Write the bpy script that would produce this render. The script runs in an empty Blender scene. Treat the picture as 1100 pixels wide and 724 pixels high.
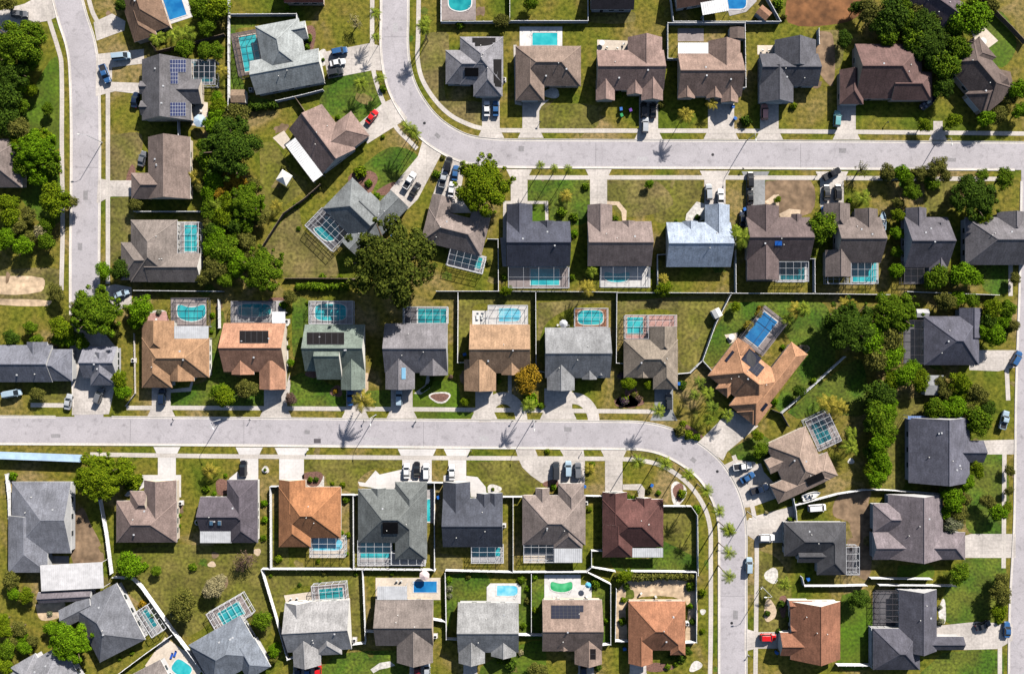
import bpy, math, random
from mathutils import Vector, Matrix
R = random.Random(7)
PI = math.pi
S = 0.27; H = 200.0; Q = 4.525
TX = (0, 220, 440, 660, 860); TY = (0, 145, 290, 430, 564)
scene = bpy.context.scene
COL = scene.collection
SUN_EL = math.radians(31); SUN_AZ = math.atan2(.51, .86)

# ------------------------------------------------------------------ coordinates
def P(t, x, y):
    """survey tile coordinates -> survey pixels"""
    return (TX[t[0]] + x / Q, TY[t[1]] + y / Q)
def W(p, z=0.0):
    k = S * (1 - z / H)
    return Vector(((p[0] - 550) * k, (362 - p[1]) * k, z))
def WT(t, x, y, z=0.0):
    return W(P(t, x, y), z)

# ------------------------------------------------------------------ materials
def s2l(c):
    return tuple(((v / 255) / 12.92 if v / 255 <= .04045 else ((v / 255 + .055) / 1.055) ** 2.4) for v in c)
MATS = {}
def mat(name, col, rough=.8, var=.25, scale=1.2, big=.12, bump=0., metal=0., spec=.3, island=0., sat2=None, coat=0.):
    """procedural principled material: base colour broken by fine and broad noise in world space"""
    if name in MATS: return MATS[name]
    m = bpy.data.materials.new(name); m.use_nodes = True
    nt = m.node_tree; N = nt.nodes; L = nt.links
    b = N['Principled BSDF']
    b.inputs['Roughness'].default_value = rough; b.inputs['Metallic'].default_value = metal
    b.inputs['Specular IOR Level'].default_value = spec
    if coat: b.inputs['Coat Weight'].default_value = coat
    g = N.new('ShaderNodeNewGeometry')
    f = None
    def noise(sc, det=3.):
        n = N.new('ShaderNodeTexNoise'); n.inputs['Scale'].default_value = sc; n.inputs['Detail'].default_value = det
        L.new(g.outputs['Position'], n.inputs['Vector']); return n.outputs['Fac']
    def ramp(src, a, lo=.3, hi=.7):
        r = N.new('ShaderNodeMapRange'); r.inputs[1].default_value = lo; r.inputs[2].default_value = hi
        r.inputs[3].default_value = 1 - a; r.inputs[4].default_value = 1 + a
        L.new(src, r.inputs[0]); return r.outputs[0]
    def mul(a, c):
        x = N.new('ShaderNodeMath'); x.operation = 'MULTIPLY'; L.new(a, x.inputs[0]); L.new(c, x.inputs[1]); return x.outputs[0]
    fine = noise(scale); fac = ramp(fine, var)
    if big: fac = mul(fac, ramp(noise(.16, 4), big))
    if island: fac = mul(fac, ramp(g.outputs['Random Per Island'], island, 0, 1))
    base = N.new('ShaderNodeRGB'); base.outputs[0].default_value = (*col, 1)
    src = base.outputs[0]
    if sat2:
        mx = N.new('ShaderNodeMix'); mx.data_type = 'RGBA'
        mx.inputs[6].default_value = (*col, 1); mx.inputs[7].default_value = (*sat2, 1)
        if island:
            L.new(g.outputs['Random Per Island'], mx.inputs[0])
        else:
            L.new(ramp(noise(.11, 5), .5, .38, .62), mx.inputs[0])
            sb = N.new('ShaderNodeMath'); sb.operation = 'SUBTRACT'; sb.inputs[1].default_value = .5
            L.new(mx.inputs[0].links[0].from_socket, sb.inputs[0]); L.new(sb.outputs[0], mx.inputs[0])
        src = mx.outputs[2]
    v = N.new('ShaderNodeVectorMath'); v.operation = 'SCALE'
    L.new(src, v.inputs[0]); L.new(fac, v.inputs['Scale']); L.new(v.outputs[0], b.inputs['Base Color'])
    if bump:
        bp = N.new('ShaderNodeBump'); bp.inputs['Strength'].default_value = bump; bp.inputs['Distance'].default_value = .08
        L.new(fine, bp.inputs['Height']); L.new(bp.outputs[0], b.inputs['Normal'])
    MATS[name] = m
    return m

def brick_lines(m, sx, sy, mortar, dark):
    """score joint lines into a paving material"""
    nt = m.node_tree; N = nt.nodes; L = nt.links; b = N['Principled BSDF']
    src = b.inputs['Base Color'].links[0].from_socket
    g = N.new('ShaderNodeNewGeometry'); br = N.new('ShaderNodeTexBrick')
    br.offset = 0; br.inputs['Scale'].default_value = 1
    br.inputs['Brick Width'].default_value = sx; br.inputs['Row Height'].default_value = sy
    br.inputs['Mortar Size'].default_value = mortar
    br.inputs['Color1'].default_value = (1, 1, 1, 1); br.inputs['Color2'].default_value = (.93, .93, .93, 1)
    br.inputs['Mortar'].default_value = (dark, dark, dark, 1)
    L.new(g.outputs['Position'], br.inputs['Vector'])
    mx = N.new('ShaderNodeMix'); mx.data_type = 'RGBA'; mx.blend_type = 'MULTIPLY'; mx.inputs[0].default_value = 1
    L.new(src, mx.inputs[6]); L.new(br.outputs['Color'], mx.inputs[7]); L.new(mx.outputs[2], b.inputs['Base Color'])
    return m

def ground_material():
    m = bpy.data.materials.new('dry_turf'); m.use_nodes = True
    nt = m.node_tree; N = nt.nodes; L = nt.links; b = N['Principled BSDF']
    b.inputs['Roughness'].default_value = .95; b.inputs['Specular IOR Level'].default_value = .1
    g = N.new('ShaderNodeNewGeometry')
    def noise(sc, det=4., dist=0.):
        n = N.new('ShaderNodeTexNoise'); n.inputs['Scale'].default_value = sc; n.inputs['Detail'].default_value = det
        n.inputs['Distortion'].default_value = dist
        L.new(g.outputs['Position'], n.inputs['Vector']); return n.outputs['Fac']
    def ramp(f, stops):
        r = N.new('ShaderNodeValToRGB'); e = r.color_ramp.elements
        e[0].position, e[0].color = stops[0][0], (*stops[0][1], 1); e[1].position, e[1].color = stops[-1][0], (*stops[-1][1], 1)
        for p, c in stops[1:-1]:
            k = e.new(p); k.color = (*c, 1)
        L.new(f, r.inputs[0]); return r.outputs[0]
    a = ramp(noise(.055, 6, .6), [(.34, (.078, .108, .010)), (.45, (.132, .135, .017)), (.55, (.158, .134, .027)), (.65, (.23, .175, .078))])
    c = ramp(noise(.9, 5), [(.30, (.45, .5, .4)), (.5, (1, 1, 1)), (.70, (1.55, 1.42, 1.4))])
    d = ramp(noise(4.5, 2), [(.3, (.72, .74, .7)), (.7, (1.25, 1.22, 1.2))])
    x = N.new('ShaderNodeMix'); x.data_type = 'RGBA'; x.blend_type = 'MULTIPLY'; x.inputs[0].default_value = 1
    L.new(a, x.inputs[6]); L.new(c, x.inputs[7])
    y = N.new('ShaderNodeMix'); y.data_type = 'RGBA'; y.blend_type = 'MULTIPLY'; y.inputs[0].default_value = 1
    L.new(x.outputs[2], y.inputs[6]); L.new(d, y.inputs[7]); L.new(y.outputs[2], b.inputs['Base Color'])
    bp = N.new('ShaderNodeBump'); bp.inputs['Strength'].default_value = .5; bp.inputs['Distance'].default_value = .15
    L.new(noise(3.5, 4), bp.inputs['Height']); L.new(bp.outputs[0], b.inputs['Normal'])
    return m

def road_material():
    m = mat('worn_road', (.38, .355, .378), .85, .10, 2.5, .10, .15)
    nt = m.node_tree; N = nt.nodes; L = nt.links; b = N['Principled BSDF']
    src = b.inputs['Base Color'].links[0].from_socket
    g = N.new('ShaderNodeNewGeometry')
    ns = N.new('ShaderNodeTexNoise'); ns.inputs['Scale'].default_value = .35; ns.inputs['Detail'].default_value = 6
    L.new(g.outputs['Position'], ns.inputs['Vector'])
    ad = N.new('ShaderNodeVectorMath'); ad.operation = 'MULTIPLY_ADD'; ad.inputs[1].default_value = (3, 3, 3)
    L.new(ns.outputs['Color'], ad.inputs[0]); L.new(g.outputs['Position'], ad.inputs[2])
    v = N.new('ShaderNodeTexVoronoi'); v.feature = 'DISTANCE_TO_EDGE'; v.inputs['Scale'].default_value = .075
    L.new(ad.outputs[0], v.inputs['Vector'])
    r = N.new('ShaderNodeMapRange'); r.inputs[1].default_value = .0; r.inputs[2].default_value = .010
    r.inputs[3].default_value = .86; r.inputs[4].default_value = 1
    L.new(v.outputs['Distance'], r.inputs[0])
    st = N.new('ShaderNodeTexNoise'); st.inputs['Scale'].default_value = .6; st.inputs['Detail'].default_value = 8
    L.new(g.outputs['Position'], st.inputs['Vector'])
    r2 = N.new('ShaderNodeMapRange'); r2.inputs[1].default_value = .55; r2.inputs[2].default_value = .8
    r2.inputs[3].default_value = 1.03; r2.inputs[4].default_value = .66
    L.new(st.outputs['Fac'], r2.inputs[0])
    mm = N.new('ShaderNodeMath'); mm.operation = 'MULTIPLY'; L.new(r.outputs[0], mm.inputs[0]); L.new(r2.outputs[0], mm.inputs[1])
    sc = N.new('ShaderNodeVectorMath'); sc.operation = 'SCALE'
    L.new(src, sc.inputs[0]); L.new(mm.outputs[0], sc.inputs['Scale']); L.new(sc.outputs[0], b.inputs['Base Color'])
    return m

def screen_material():
    m = bpy.data.materials.new('insect_screen'); m.use_nodes = True
    nt = m.node_tree; N = nt.nodes; L = nt.links
    b = N['Principled BSDF']; b.inputs['Base Color'].default_value = (.12, .13, .15, 1); b.inputs['Roughness'].default_value = .8
    t = N.new('ShaderNodeBsdfTransparent'); mx = N.new('ShaderNodeMixShader'); mx.inputs[0].default_value = .09
    L.new(t.outputs[0], mx.inputs[1]); L.new(b.outputs[0], mx.inputs[2])
    L.new(mx.outputs[0], N['Material Output'].inputs[0])
    return m

def water_material(name, col, col2):
    m = bpy.data.materials.new(name); m.use_nodes = True
    nt = m.node_tree; N = nt.nodes; L = nt.links; b = N['Principled BSDF']
    b.inputs['Roughness'].default_value = .06; b.inputs['IOR'].default_value = 1.33
    g = N.new('ShaderNodeNewGeometry'); n = N.new('ShaderNodeTexNoise'); n.inputs['Scale'].default_value = .35; n.inputs['Detail'].default_value = 2
    L.new(g.outputs['Position'], n.inputs['Vector'])
    r = N.new('ShaderNodeValToRGB'); r.color_ramp.elements[0].position = .35; r.color_ramp.elements[1].position = .65
    r.color_ramp.elements[0].color = (*col, 1); r.color_ramp.elements[1].color = (*col2, 1)
    L.new(n.outputs['Fac'], r.inputs[0]); L.new(r.outputs[0], b.inputs['Base Color'])
    w = N.new('ShaderNodeTexNoise'); w.inputs['Scale'].default_value = 3; L.new(g.outputs['Position'], w.inputs['Vector'])
    bp = N.new('ShaderNodeBump'); bp.inputs['Strength'].default_value = .25; bp.inputs['Distance'].default_value = .05
    L.new(w.outputs['Fac'], bp.inputs['Height']); L.new(bp.outputs[0], b.inputs['Normal'])
    return m

# ------------------------------------------------------------------ mesh builder
class MB:
    def __init__(s): s.v = []; s.f = []; s.m = []
    def add(s, vs, fs, mi=0):
        o = len(s.v); s.v += [tuple(p) for p in vs]
        for f in fs: s.f.append([i + o for i in f]); s.m.append(mi)
    def poly(s, pts, mi=0): s.add(pts, [list(range(len(pts)))], mi)
    def box(s, x0, y0, z0, x1, y1, z1, mi=0, M=None):
        vs = [Vector(p) for p in ((x0,y0,z0),(x1,y0,z0),(x1,y1,z0),(x0,y1,z0),(x0,y0,z1),(x1,y0,z1),(x1,y1,z1),(x0,y1,z1))]
        if M: vs = [M @ p for p in vs]
        s.add(vs, [(3,2,1,0),(4,5,6,7),(0,1,5,4),(1,2,6,5),(2,3,7,6),(3,0,4,7)], mi)
    def bar(s, a, b, w, h=None, mi=0):
        a = Vector(a); b = Vector(b); d = b - a
        if d.length < 1e-6: return
        h = h or w
        d.normalize(); up = Vector((0, 0, 1)) if abs(d.z) < .95 else Vector((1, 0, 0))
        x = d.cross(up).normalized(); y = x.cross(d).normalized()
        vs = [p + x * (i * w / 2) + y * (j * h / 2) for p in (a, b) for i, j in ((-1,-1),(1,-1),(1,1),(-1,1))]
        s.add(vs, [(0,1,2,3),(7,6,5,4),(0,4,5,1),(1,5,6,2),(2,6,7,3),(3,7,4,0)], mi)
    def tube(s, pts, rads, n=8, mi=0, cap=True):
        rings = []
        for k, p in enumerate(pts):
            p = Vector(p)
            d = (Vector(pts[min(k+1, len(pts)-1)]) - Vector(pts[max(k-1, 0)])).normalized()
            up = Vector((0, 0, 1)) if abs(d.z) < .9 else Vector((1, 0, 0))
            x = d.cross(up).normalized(); y = x.cross(d)
            rings.append([p + (x * math.cos(2*PI*i/n) + y * math.sin(2*PI*i/n)) * rads[k] for i in range(n)])
        vs = [q for r in rings for q in r]; fs = []
        for k in range(len(pts) - 1):
            for i in range(n):
                j = (i + 1) % n; fs.append((k*n+i, k*n+j, (k+1)*n+j, (k+1)*n+i))
        if cap: fs += [list(range(n))[::-1], [(len(pts)-1)*n + i for i in range(n)]]
        s.add(vs, fs, mi)
    def prism(s, pts, z0, z1, mi=0, mtop=None):
        """pts: list of (x,y) counter-clockwise or clockwise"""
        a = sum(pts[i][0]*pts[(i+1)%len(pts)][1] - pts[(i+1)%len(pts)][0]*pts[i][1] for i in range(len(pts)))
        if a < 0: pts = pts[::-1]
        n = len(pts)
        vs = [(p[0], p[1], z0) for p in pts] + [(p[0], p[1], z1) for p in pts]
        s.add(vs, [list(range(n))[::-1]] + [(i, (i+1)%n, n+(i+1)%n, n+i) for i in range(n)], mi)
        s.add(vs[n:], [list(range(n))], mi if mtop is None else mtop)
    def build(s, name, mats, parent=None, loc=None, smooth=False):
        me = bpy.data.meshes.new(name)
        vs = s.v if loc is None else [(p[0]-loc[0], p[1]-loc[1], p[2]-loc[2]) for p in s.v]
        me.from_pydata(vs, [], s.f)
        for m in (mats if isinstance(mats, (list, tuple)) else [mats]): me.materials.append(m)
        me.polygons.foreach_set('material_index', s.m)
        if smooth: me.polygons.foreach_set('use_smooth', [True] * len(s.f))
        me.update()
        o = bpy.data.objects.new(name, me); COL.objects.link(o)
        if parent is not None: o.parent = parent
        elif loc is not None: o.location = loc
        return o

def empty(name, loc, rz=0.):
    o = bpy.data.objects.new(name, None); o.empty_display_size = .5
    o.location = loc; o.rotation_euler = (0, 0, rz); COL.objects.link(o); return o

# ------------------------------------------------------------------ labels
HOUSES = []       # (short description, survey pixel)
REG = []
def reg(o, desc, cat, px, group=None, rel=None, anchor=None):
    """queue a thing for its label: desc + where it stands"""
    o['category'] = cat
    if group: o['group'] = group
    REG.append((o, desc, px, rel, anchor))
def nearest_house(px):
    return min(HOUSES, key=lambda h: (h[1][0]-px[0])**2 + (h[1][1]-px[1])**2)
def finish_labels():
    rows = {}
    for o, desc, px, rel, anchor in REG:
        if anchor is None:
            h = nearest_house(px); anchor = h[0]
            if rel is None:
                dx, dy = px[0]-h[1][0], px[1]-h[1][1]
                if abs(dx) > abs(dy): rel = 'right of' if dx > 0 else 'left of'
                else: rel = 'below' if dy > 0 else 'above'
        tail = (rel + ' the ' + anchor) if anchor else (rel or '')
        rows.setdefault((desc, tail), []).append((o, px))
    num = ['', 'second', 'third', 'fourth', 'fifth', 'sixth', 'seventh', 'eighth', 'ninth', 'tenth', 'eleventh', 'twelfth', 'thirteenth', 'fourteenth', 'fifteenth', 'sixteenth']
    for (desc, tail), L in rows.items():
        if len(L) == 1: L[0][0]['label'] = (desc + ' ' + tail).strip(); continue
        xs = [p[0] for _, p in L]; ys = [p[1] for _, p in L]
        hor = max(xs)-min(xs) >= max(ys)-min(ys)
        L.sort(key=lambda q: q[1][0] if hor else q[1][1])
        a, b, w = ('leftmost', 'rightmost', 'from left') if hor else ('uppermost', 'lowest', 'from top')
        for i, (o, _) in enumerate(L):
            if i == 0: s = a + ' ' + desc
            elif i == len(L)-1: s = b + ' ' + desc
            else: s = num[i] + ' ' + desc + ' ' + w
            o['label'] = (s + ', ' + tail).strip(', ')
def struct(o):
    o['kind'] = 'structure'; return o

# ------------------------------------------------------------------ common materials
M_ground = ground_material()
M_road = road_material()
M_kerb = mat('kerb_concrete', (.56, .52, .49), .85, .12, 2)
M_walk = brick_lines(mat('sidewalk_concrete', (.52, .475, .44), .85, .12, 2.2, .12, .1), 1.5, 1.5, .03, .72)
M_drive = brick_lines(mat('driveway_concrete', (.50, .455, .425), .8, .16, 1.4, .2, .1), 3.1, 3.1, .035, .70)
M_drive_white = brick_lines(mat('pale_driveway_concrete', (.62, .59, .58), .75, .08, 1.4, .1), 3.3, 3.3, .03, .8)
M_drive_grey = brick_lines(mat('grey_driveway', (.25, .255, .265), .85, .16, 1.4, .15), 3.1, 3.1, .03, .8)
M_tan = mat('tan_paving', (.52, .40, .29), .85, .18, 1.6, .2)
M_sand = mat('sandy_ground', (.50, .37, .25), .95, .3, .7, .3)
M_dirt = mat('bare_dirt', (.20, .135, .085), .95, .35, .6, .3)
M_rust = mat('rusty_dirt', (.17, .075, .03), .95, .35, .5, .4)
M_mulch = mat('red_mulch', (.17, .09, .07), .95, .4, 2.5, .2)
M_stone = mat('pale_stone', (.55, .52, .49), .9, .3, 1.3, .15)
M_turf = mat('green_turf', (.045, .098, .005), .95, .55, 1.3, .3, .5, sat2=(.10, .118, .013))
M_lime = mat('lush_turf', (.060, .118, .004), .95, .4, 1.2, .25, .4, sat2=(.08, .11, .008))
M_dry = mat('straw_turf', (.165, .128, .048), .95, .5, 1.1, .3, .4, sat2=(.11, .105, .02))
M_olive = mat('olive_turf', (.105, .108, .012), .95, .5, 1.1, .3, .4, sat2=(.150, .128, .03))
M_white = mat('white_vinyl', (.72, .72, .74), .5, .12, 1.3, .10)
M_trim = mat('white_trim', (.70, .69, .67), .6, .05, 1, .05)
M_wall = [mat('cream_stucco', (.55, .47, .38), .9, .08, 2), mat('grey_stucco', (.42, .42, .43), .9, .08, 2),
          mat('white_stucco', (.66, .64, .60), .9, .06, 2), mat('beige_stucco', (.48, .38, .29), .9, .08, 2)]
M_glass = mat('window_glass', (.03, .04, .05), .08, .05, 1, 0, spec=.6)
M_dark = mat('dark_metal', (.03, .03, .035), .5, .1, 1, 0)
M_alu = mat('silver_metal', (.45, .46, .49), .5, .12, .8, .12)
M_whiteroof = mat('white_metal_roof', (.68, .68, .70), .5, .08, 1.2, .1)
M_screen = screen_material()
M_cage = mat('cage_frame', (.58, .59, .62), .5, .1, 1, .1)
M_bronze = mat('dark_bronze_frame', (.10, .09, .10), .5, .1, 1, 0)
M_solar_black = mat('black_collector', (.008, .007, .008), .7, .2, 1.5, .1, spec=.12)
M_solar_blue = mat('blue_solar_cell', (.012, .022, .085), .6, .1, 1.5, .1, spec=.2)
M_solar_navy = mat('navy_solar_cell', (.008, .011, .028), .6, .1, 1.5, .1, spec=.2)
M_bark = mat('bark', (.12, .085, .06), .95, .3, 4)
M_palmbark = mat('palm_bark', (.22, .18, .14), .95, .25, 5)
M_fence_wood = mat('weathered_wood', (.20, .15, .11), .9, .25, 2.5)
WATER = {
 'teal': water_material('teal_water', (.008, .19, .235), (.025, .33, .35)),
 'turq': water_material('turquoise_water', (.012, .31, .37), (.05, .46, .49)),
 'blue': water_material('blue_water', (.010, .12, .34), (.025, .21, .46)),
 'cyan': water_material('cyan_water', (.05, .42, .62), (.30, .62, .70)),
 'green': water_material('green_water', (.02, .28, .10), (.10, .46, .22)),
 'deep': water_material('deep_water', (.006, .085, .115), (.015, .17, .20)),
}
DECK = {
 'white': mat('white_deck', (.60, .58, .57), .8, .12, 1.2, .15),
 'grey': mat('grey_deck', (.36, .34, .345), .85, .16, 1.2, .2),
 'mauve': mat('mauve_deck', (.27, .225, .22), .85, .18, 1.2, .2),
 'brown': mat('brown_deck', (.16, .115, .095), .85, .2, 1.2, .2),
 'pink': mat('pink_deck', (.44, .25, .22), .85, .2, 1.6, .2),
 'terra': mat('terracotta_deck', (.27, .115, .06), .85, .2, 1.6, .2),
 'cream': mat('cream_deck', (.58, .50, .42), .85, .12, 1.6, .15),
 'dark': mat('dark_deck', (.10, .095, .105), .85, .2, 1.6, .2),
}
# ------------------------------------------------------------------ flat sheets
def sheet(name, pts, z, m, kind='structure'):
    mb = MB(); ps = [(p[0], p[1], z) for p in pts]
    a = sum(ps[i][0]*ps[(i+1)%len(ps)][1] - ps[(i+1)%len(ps)][0]*ps[i][1] for i in range(len(ps)))
    if a < 0: ps = ps[::-1]
    mb.poly(ps); o = mb.build(name, m); o['kind'] = kind; return o
def smooth_line(pts, n=8):
    """Hermite curve with chord length parameters, so uneven spacing does not overshoot"""
    P_ = [Vector(p[:2]) for p in pts]; t = [0.]
    for p, q in zip(P_, P_[1:]): t.append(t[-1]+max((q-p).length, 1e-6))
    m = []
    for i in range(len(P_)):
        a, b = max(i-1, 0), min(i+1, len(P_)-1); m.append((P_[b]-P_[a])/(t[b]-t[a]))
    out = []
    for i in range(len(P_)-1):
        h = t[i+1]-t[i]
        for k in range(n):
            u = k/n; u2, u3 = u*u, u*u*u
            q = P_[i]*(2*u3-3*u2+1)+m[i]*h*(u3-2*u2+u)+P_[i+1]*(3*u2-2*u3)+m[i+1]*h*(u3-u2); out.append((q.x, q.y))
    out.append(tuple(P_[-1])); return out
def offset(pts, d):
    """offset world xy polyline sideways, + is to the left of travel"""
    out = []
    for i, p in enumerate(pts):
        a = Vector(pts[max(i-1, 0)][:2]); b = Vector(pts[min(i+1, len(pts)-1)][:2]); t = (b-a).normalized()
        out.append((p[0]-t.y*d, p[1]+t.x*d))
    return out
def ribbon(name, a, b, z, m):
    mb = MB(); n = len(a)
    vs = [(p[0], p[1], z) for p in a] + [(p[0], p[1], z) for p in b]
    mb.add(vs, [(i, n+i, n+i+1, i+1) for i in range(n-1)])
    o = mb.build(name, m); o['kind'] = 'structure'
    return o
def wl(pts, n=8, smooth=True):
    q = smooth_line(pts, n) if smooth else pts
    return [tuple(W(p)[:2]) for p in q]
def strip(name, pts, w, z, m, smooth=True):
    c = wl(pts, 8, smooth); return ribbon(name, offset(c, w/2), offset(c, -w/2), z, m)
def kerb(line, side, w):
    """gutter pan and raised kerb along one road edge"""
    mb = MB(); sg = side
    prof = [(w/2-.45, .026), (w/2+.02, .03), (w/2+.10, .125), (w/2+.28, .125), (w/2+.30, .0)]
    ls = [offset(line, sg*d) for d, _ in prof]; n = len(line)
    for k in range(len(prof)-1):
        vs = [(p[0], p[1], prof[k][1]) for p in ls[k]] + [(p[0], p[1], prof[k+1][1]) for p in ls[k+1]]
        mb.add(vs, [((i, i+1, n+i+1, n+i) if sg > 0 else (i, n+i, n+i+1, i+1)) for i in range(n-1)])
    o = mb.build('kerb', M_kerb); o['kind'] = 'structure'

g = MB(); g.poly([(-1500,-1500,0),(1500,-1500,0),(1500,1500,0),(-1500,1500,0)]); struct(g.build('ground', M_ground))

UP = [(424,-60),(424,20),(423.5,45),(426,72),(432,94),(443,115),(459,135),(477,149),(499,159.5),(526,164),(555,165.2),(590,165.4),(640,165.6),(720,166),(800,166.3),(900,166.8),(1000,167.4),(1180,168.5)]
LO = [(-60,462),(0,462),(120,462.7),(250,463.5),(380,464.8),(500,466),(580,466.6),(625,467),(660,467.3),(692,468.5),(718,475),(745,490),(764,507),(777,528),(784,548),(787,572),(787,600),(787,640),(787,700),(787,790)]
LE = [(58,-50),(70,-10),(78,20),(86,45),(90,70),(92,145),(91,300),(92,380),(96,455)]
RI = [(1112,180),(1110,300),(1106,420),(1104,560),(1099,660),(1098,790)]
RW = 8.0
def road(line, z, w=RW):
    c = wl(line); ribbon('road', offset(c, w/2), offset(c, -w/2), z, M_road); return c
cu = road(UP, .020); cl = road(LO, .024); ce = road(LE, .016, 8.4); cr = road(RI, .016)
kerb(cu, 1, RW); kerb([p for p in cu if p[0] < 148], -1, RW)
cut0, cut1 = W((76, 0))[0]-.4, W((116, 0))[0]+.4
kerb([p for p in cl if p[0] < cut0], 1, RW); kerb([p for p in cl if p[0] > cut1], 1, RW); kerb(cl, -1, RW)
yc = W((0, 440))[1]
kerb([p for p in ce if p[1] > yc], 1, 8.4); kerb([p for p in ce if p[1] > yc], -1, 8.4)
kerb([p for p in cr if p[1] < W((0, 186))[1]], -1, RW)

# seams and patched squares in the paving
M_patch = [mat('road_patch_dark', (.25,.238,.25), .9, .15, 2, .1), mat('road_patch_pale', (.39,.375,.39), .85, .12, 2, .1), mat('road_seam', (.20,.19,.20), .9, .3, 3, .2)]
rp = random.Random(4)
def road_bit(x, y, w, h, ang, m, z=.0285):
    c, s_ = math.cos(ang), math.sin(ang)
    sheet('road', [W((x+u*c-v*s_, y+u*s_+v*c)) for u, v in ((-w,-h),(w,-h*rp.uniform(.8,1)),(w*rp.uniform(.9,1),h),(-w,h))], z, m)
for x, y, w, h, a, k in ((140,463,.25,13,.02,2),(330,464,3,2.2,0,0),(520,471,5,3,0,1),(610,461,4,2.5,0,0),(905,162,4,2.6,0,0),(690,171,6,2.4,0,1),(560,160,3,3,0,0),(790,660,2.6,5,0,0),(783,610,2.2,3,0,1),(92,210,2.5,5,0,0),(88,120,3,2,0,1),(86,265,2.4,4,0,0),(425,30,2.6,5,0,1),(470,146,3,2,.7,0),(745,494,3,2.4,.7,0),(230,458,6,1.6,0,1),(1020,172,7,2,0,0),(400,471,8,1.2,0,1),(60,468,5,2,0,0),
                         (262,464,.2,13.5,0,2),(455,466,.2,13.5,0,2),(640,166,.2,13,0,2),(860,167,.2,13,0,2),(92,180,13.5,.2,.02,2),(787,640,13,.2,0,2),(425,40,13,.2,0,2)):
    road_bit(x, y, w, h, a, M_patch[k])
# sidewalks
SW = 1.25
for pts in (
  [(450,-20),(449.5,20),(449,44),(448.5,62),(453,84),(466,106),(484,124),(506,135),(520,138.5),(540,140.3),(800,141),(1120,144)],
  [(566,191),(800,191),(1075,192.5)], [(400,-20),(400,55),(402,80),(412,110.5),(425.5,137),(443,155),(448,160)],
  [(44,-10),(53,22),(62,51),(66,68),(66.5,160),(67.4,240),(66,312)], [(92,-15),(99,12),(106,27),(109,40)],
  [(116,100),(116,200),(116,305)], [(33,435),(80,435.5)], [(136,438),(200,438),(440,439.5),(600,441),(703,442)],
  [(97,488),(250,490),(440,491.5),(640,492.5),(669,493),(689,494.5),(711,500),(733,514),(748,530),(758,548),(763,568),(763.5,592),(763.5,680),(762,760)],
  [(788,489),(801,523),(809,548),(812.5,575),(812.5,640),(811,760)],
  [(1079,480),(1078,610)], [(1074,676),(1074,760)], [(1085.5,262),(1085.5,318)], [(1081,388),(1083,430)]):
    strip('sidewalk', pts, SW, .036, M_walk)

# driveways: (tile, left, right, house edge, road edge, material)
DZ = .030
def drive(t, x0, x1, yh, yr, m=None, fl=22):
    d = 1 if yr > yh else -1
    yk = yr - d*45
    pts = [(x0, yh), (x0, yk), (x0-fl, yr), (x1+fl, yr), (x1, yk), (x1, yh)]
    sheet('driveway', [WT(t, x, y) for x, y in pts], DZ, m or M_drive)
def dpoly(t, pts, m=None, z=DZ, name='driveway'):
    sheet(name, [WT(t, x, y) for x, y in pts], z, m or M_drive)
for a in (((2,0),352,438,455,672), ((2,0),548,630,475,672), ((3,0),120,212,470,678), ((3,0),455,582,480,678), ((3,0),708,798,480,680),
          ((4,0),178,268,490,680), ((4,0),645,690,590,682), ((2,1),492,573,350,168), ((2,1),877,960,350,168), ((3,1),437,540,360,175),
          ((3,1),640,732,360,178,M_drive_grey), ((4,1),95,210,350,178), ((0,2),738,830,560,712), ((1,2),288,400,565,716), ((1,2),688,775,570,718),
          ((1,2),905,1010,570,720), ((2,2),320,405,570,724), ((2,2),655,790,575,726), ((3,2),195,285,565,732,M_drive_grey),
          ((0,3),768,855,400,226,M_drive_white), ((1,3),172,260,400,228,M_drive_white), ((1,3),362,482,400,230,M_drive_white),
          ((1,3),960,1103,410,236,M_drive_white), ((2,3),188,275,410,236,M_drive_white), ((2,3),950,1035,455,238),
          ((2,4),262,328,660,760), ((1,4),430,565,680,760), ((2,4),0,100,655,760), ((2,4),820,895,660,760), ((3,4),75,155,650,760)):
    drive(*a)
dpoly((1,0), [(575,255),(800,212),(855,225),(868,345),(820,342),(600,385)])
dpoly((1,0), [(750,600),(870,500),(915,480),(985,575),(930,612),(790,700)])
sheet('driveway', [W(p) for p in [(419,204),(449,168),(454,151),(474,166),(449,214),(437,226)]], DZ, M_drive)
dpoly((2,1), [(112,295),(178,108),(270,138),(245,300),(300,380),(150,380)])
dpoly((3,3), [(405,205),(500,112),(560,40),(700,125),(620,190),(548,250),(528,292)])
dpoly((3,3), [(530,315),(585,288),(680,298),(770,395),(800,470),(672,516),(632,520),(600,430)])
dpoly((3,3), [(630,590),(690,560),(870,512),(882,560),(835,600),(820,690),(700,692),(634,645)])
dpoly((3,4), [(632,500),(690,518),(820,518),(820,598),(690,598),(632,612)])
dpoly((4,2), [(820,390),(1050,390),(1055,470),(960,492),(820,486)])
dpoly((4,3), [(860,195),(1040,190),(1040,262),(870,262)])
dpoly((4,4), [(760,60),(830,42),(1045,42),(1045,158),(800,158)])
dpoly((4,4), [(640,490),(860,468),(1030,480),(1030,560),(960,600),(790,605),(640,560)])
dpoly((0,0), [(455,110),(545,68),(610,105),(605,150),(470,200)])
dpoly((0,0), [(468,265),(700,240),(700,310),(545,330),(545,400),(690,405),(690,460),(560,445),(465,470)])
dpoly((0,1), [(478,212),(535,222),(660,222),(660,300),(540,300),(470,335)])
dpoly((0,2), [(440,95),(560,70),(640,85),(640,170),(560,200),(470,130)])
dpoly((0,0), [(-60,70),(120,20),(230,-40),(262,0),(285,80),(240,102),(120,122),(0,170),(-60,200)])
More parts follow.
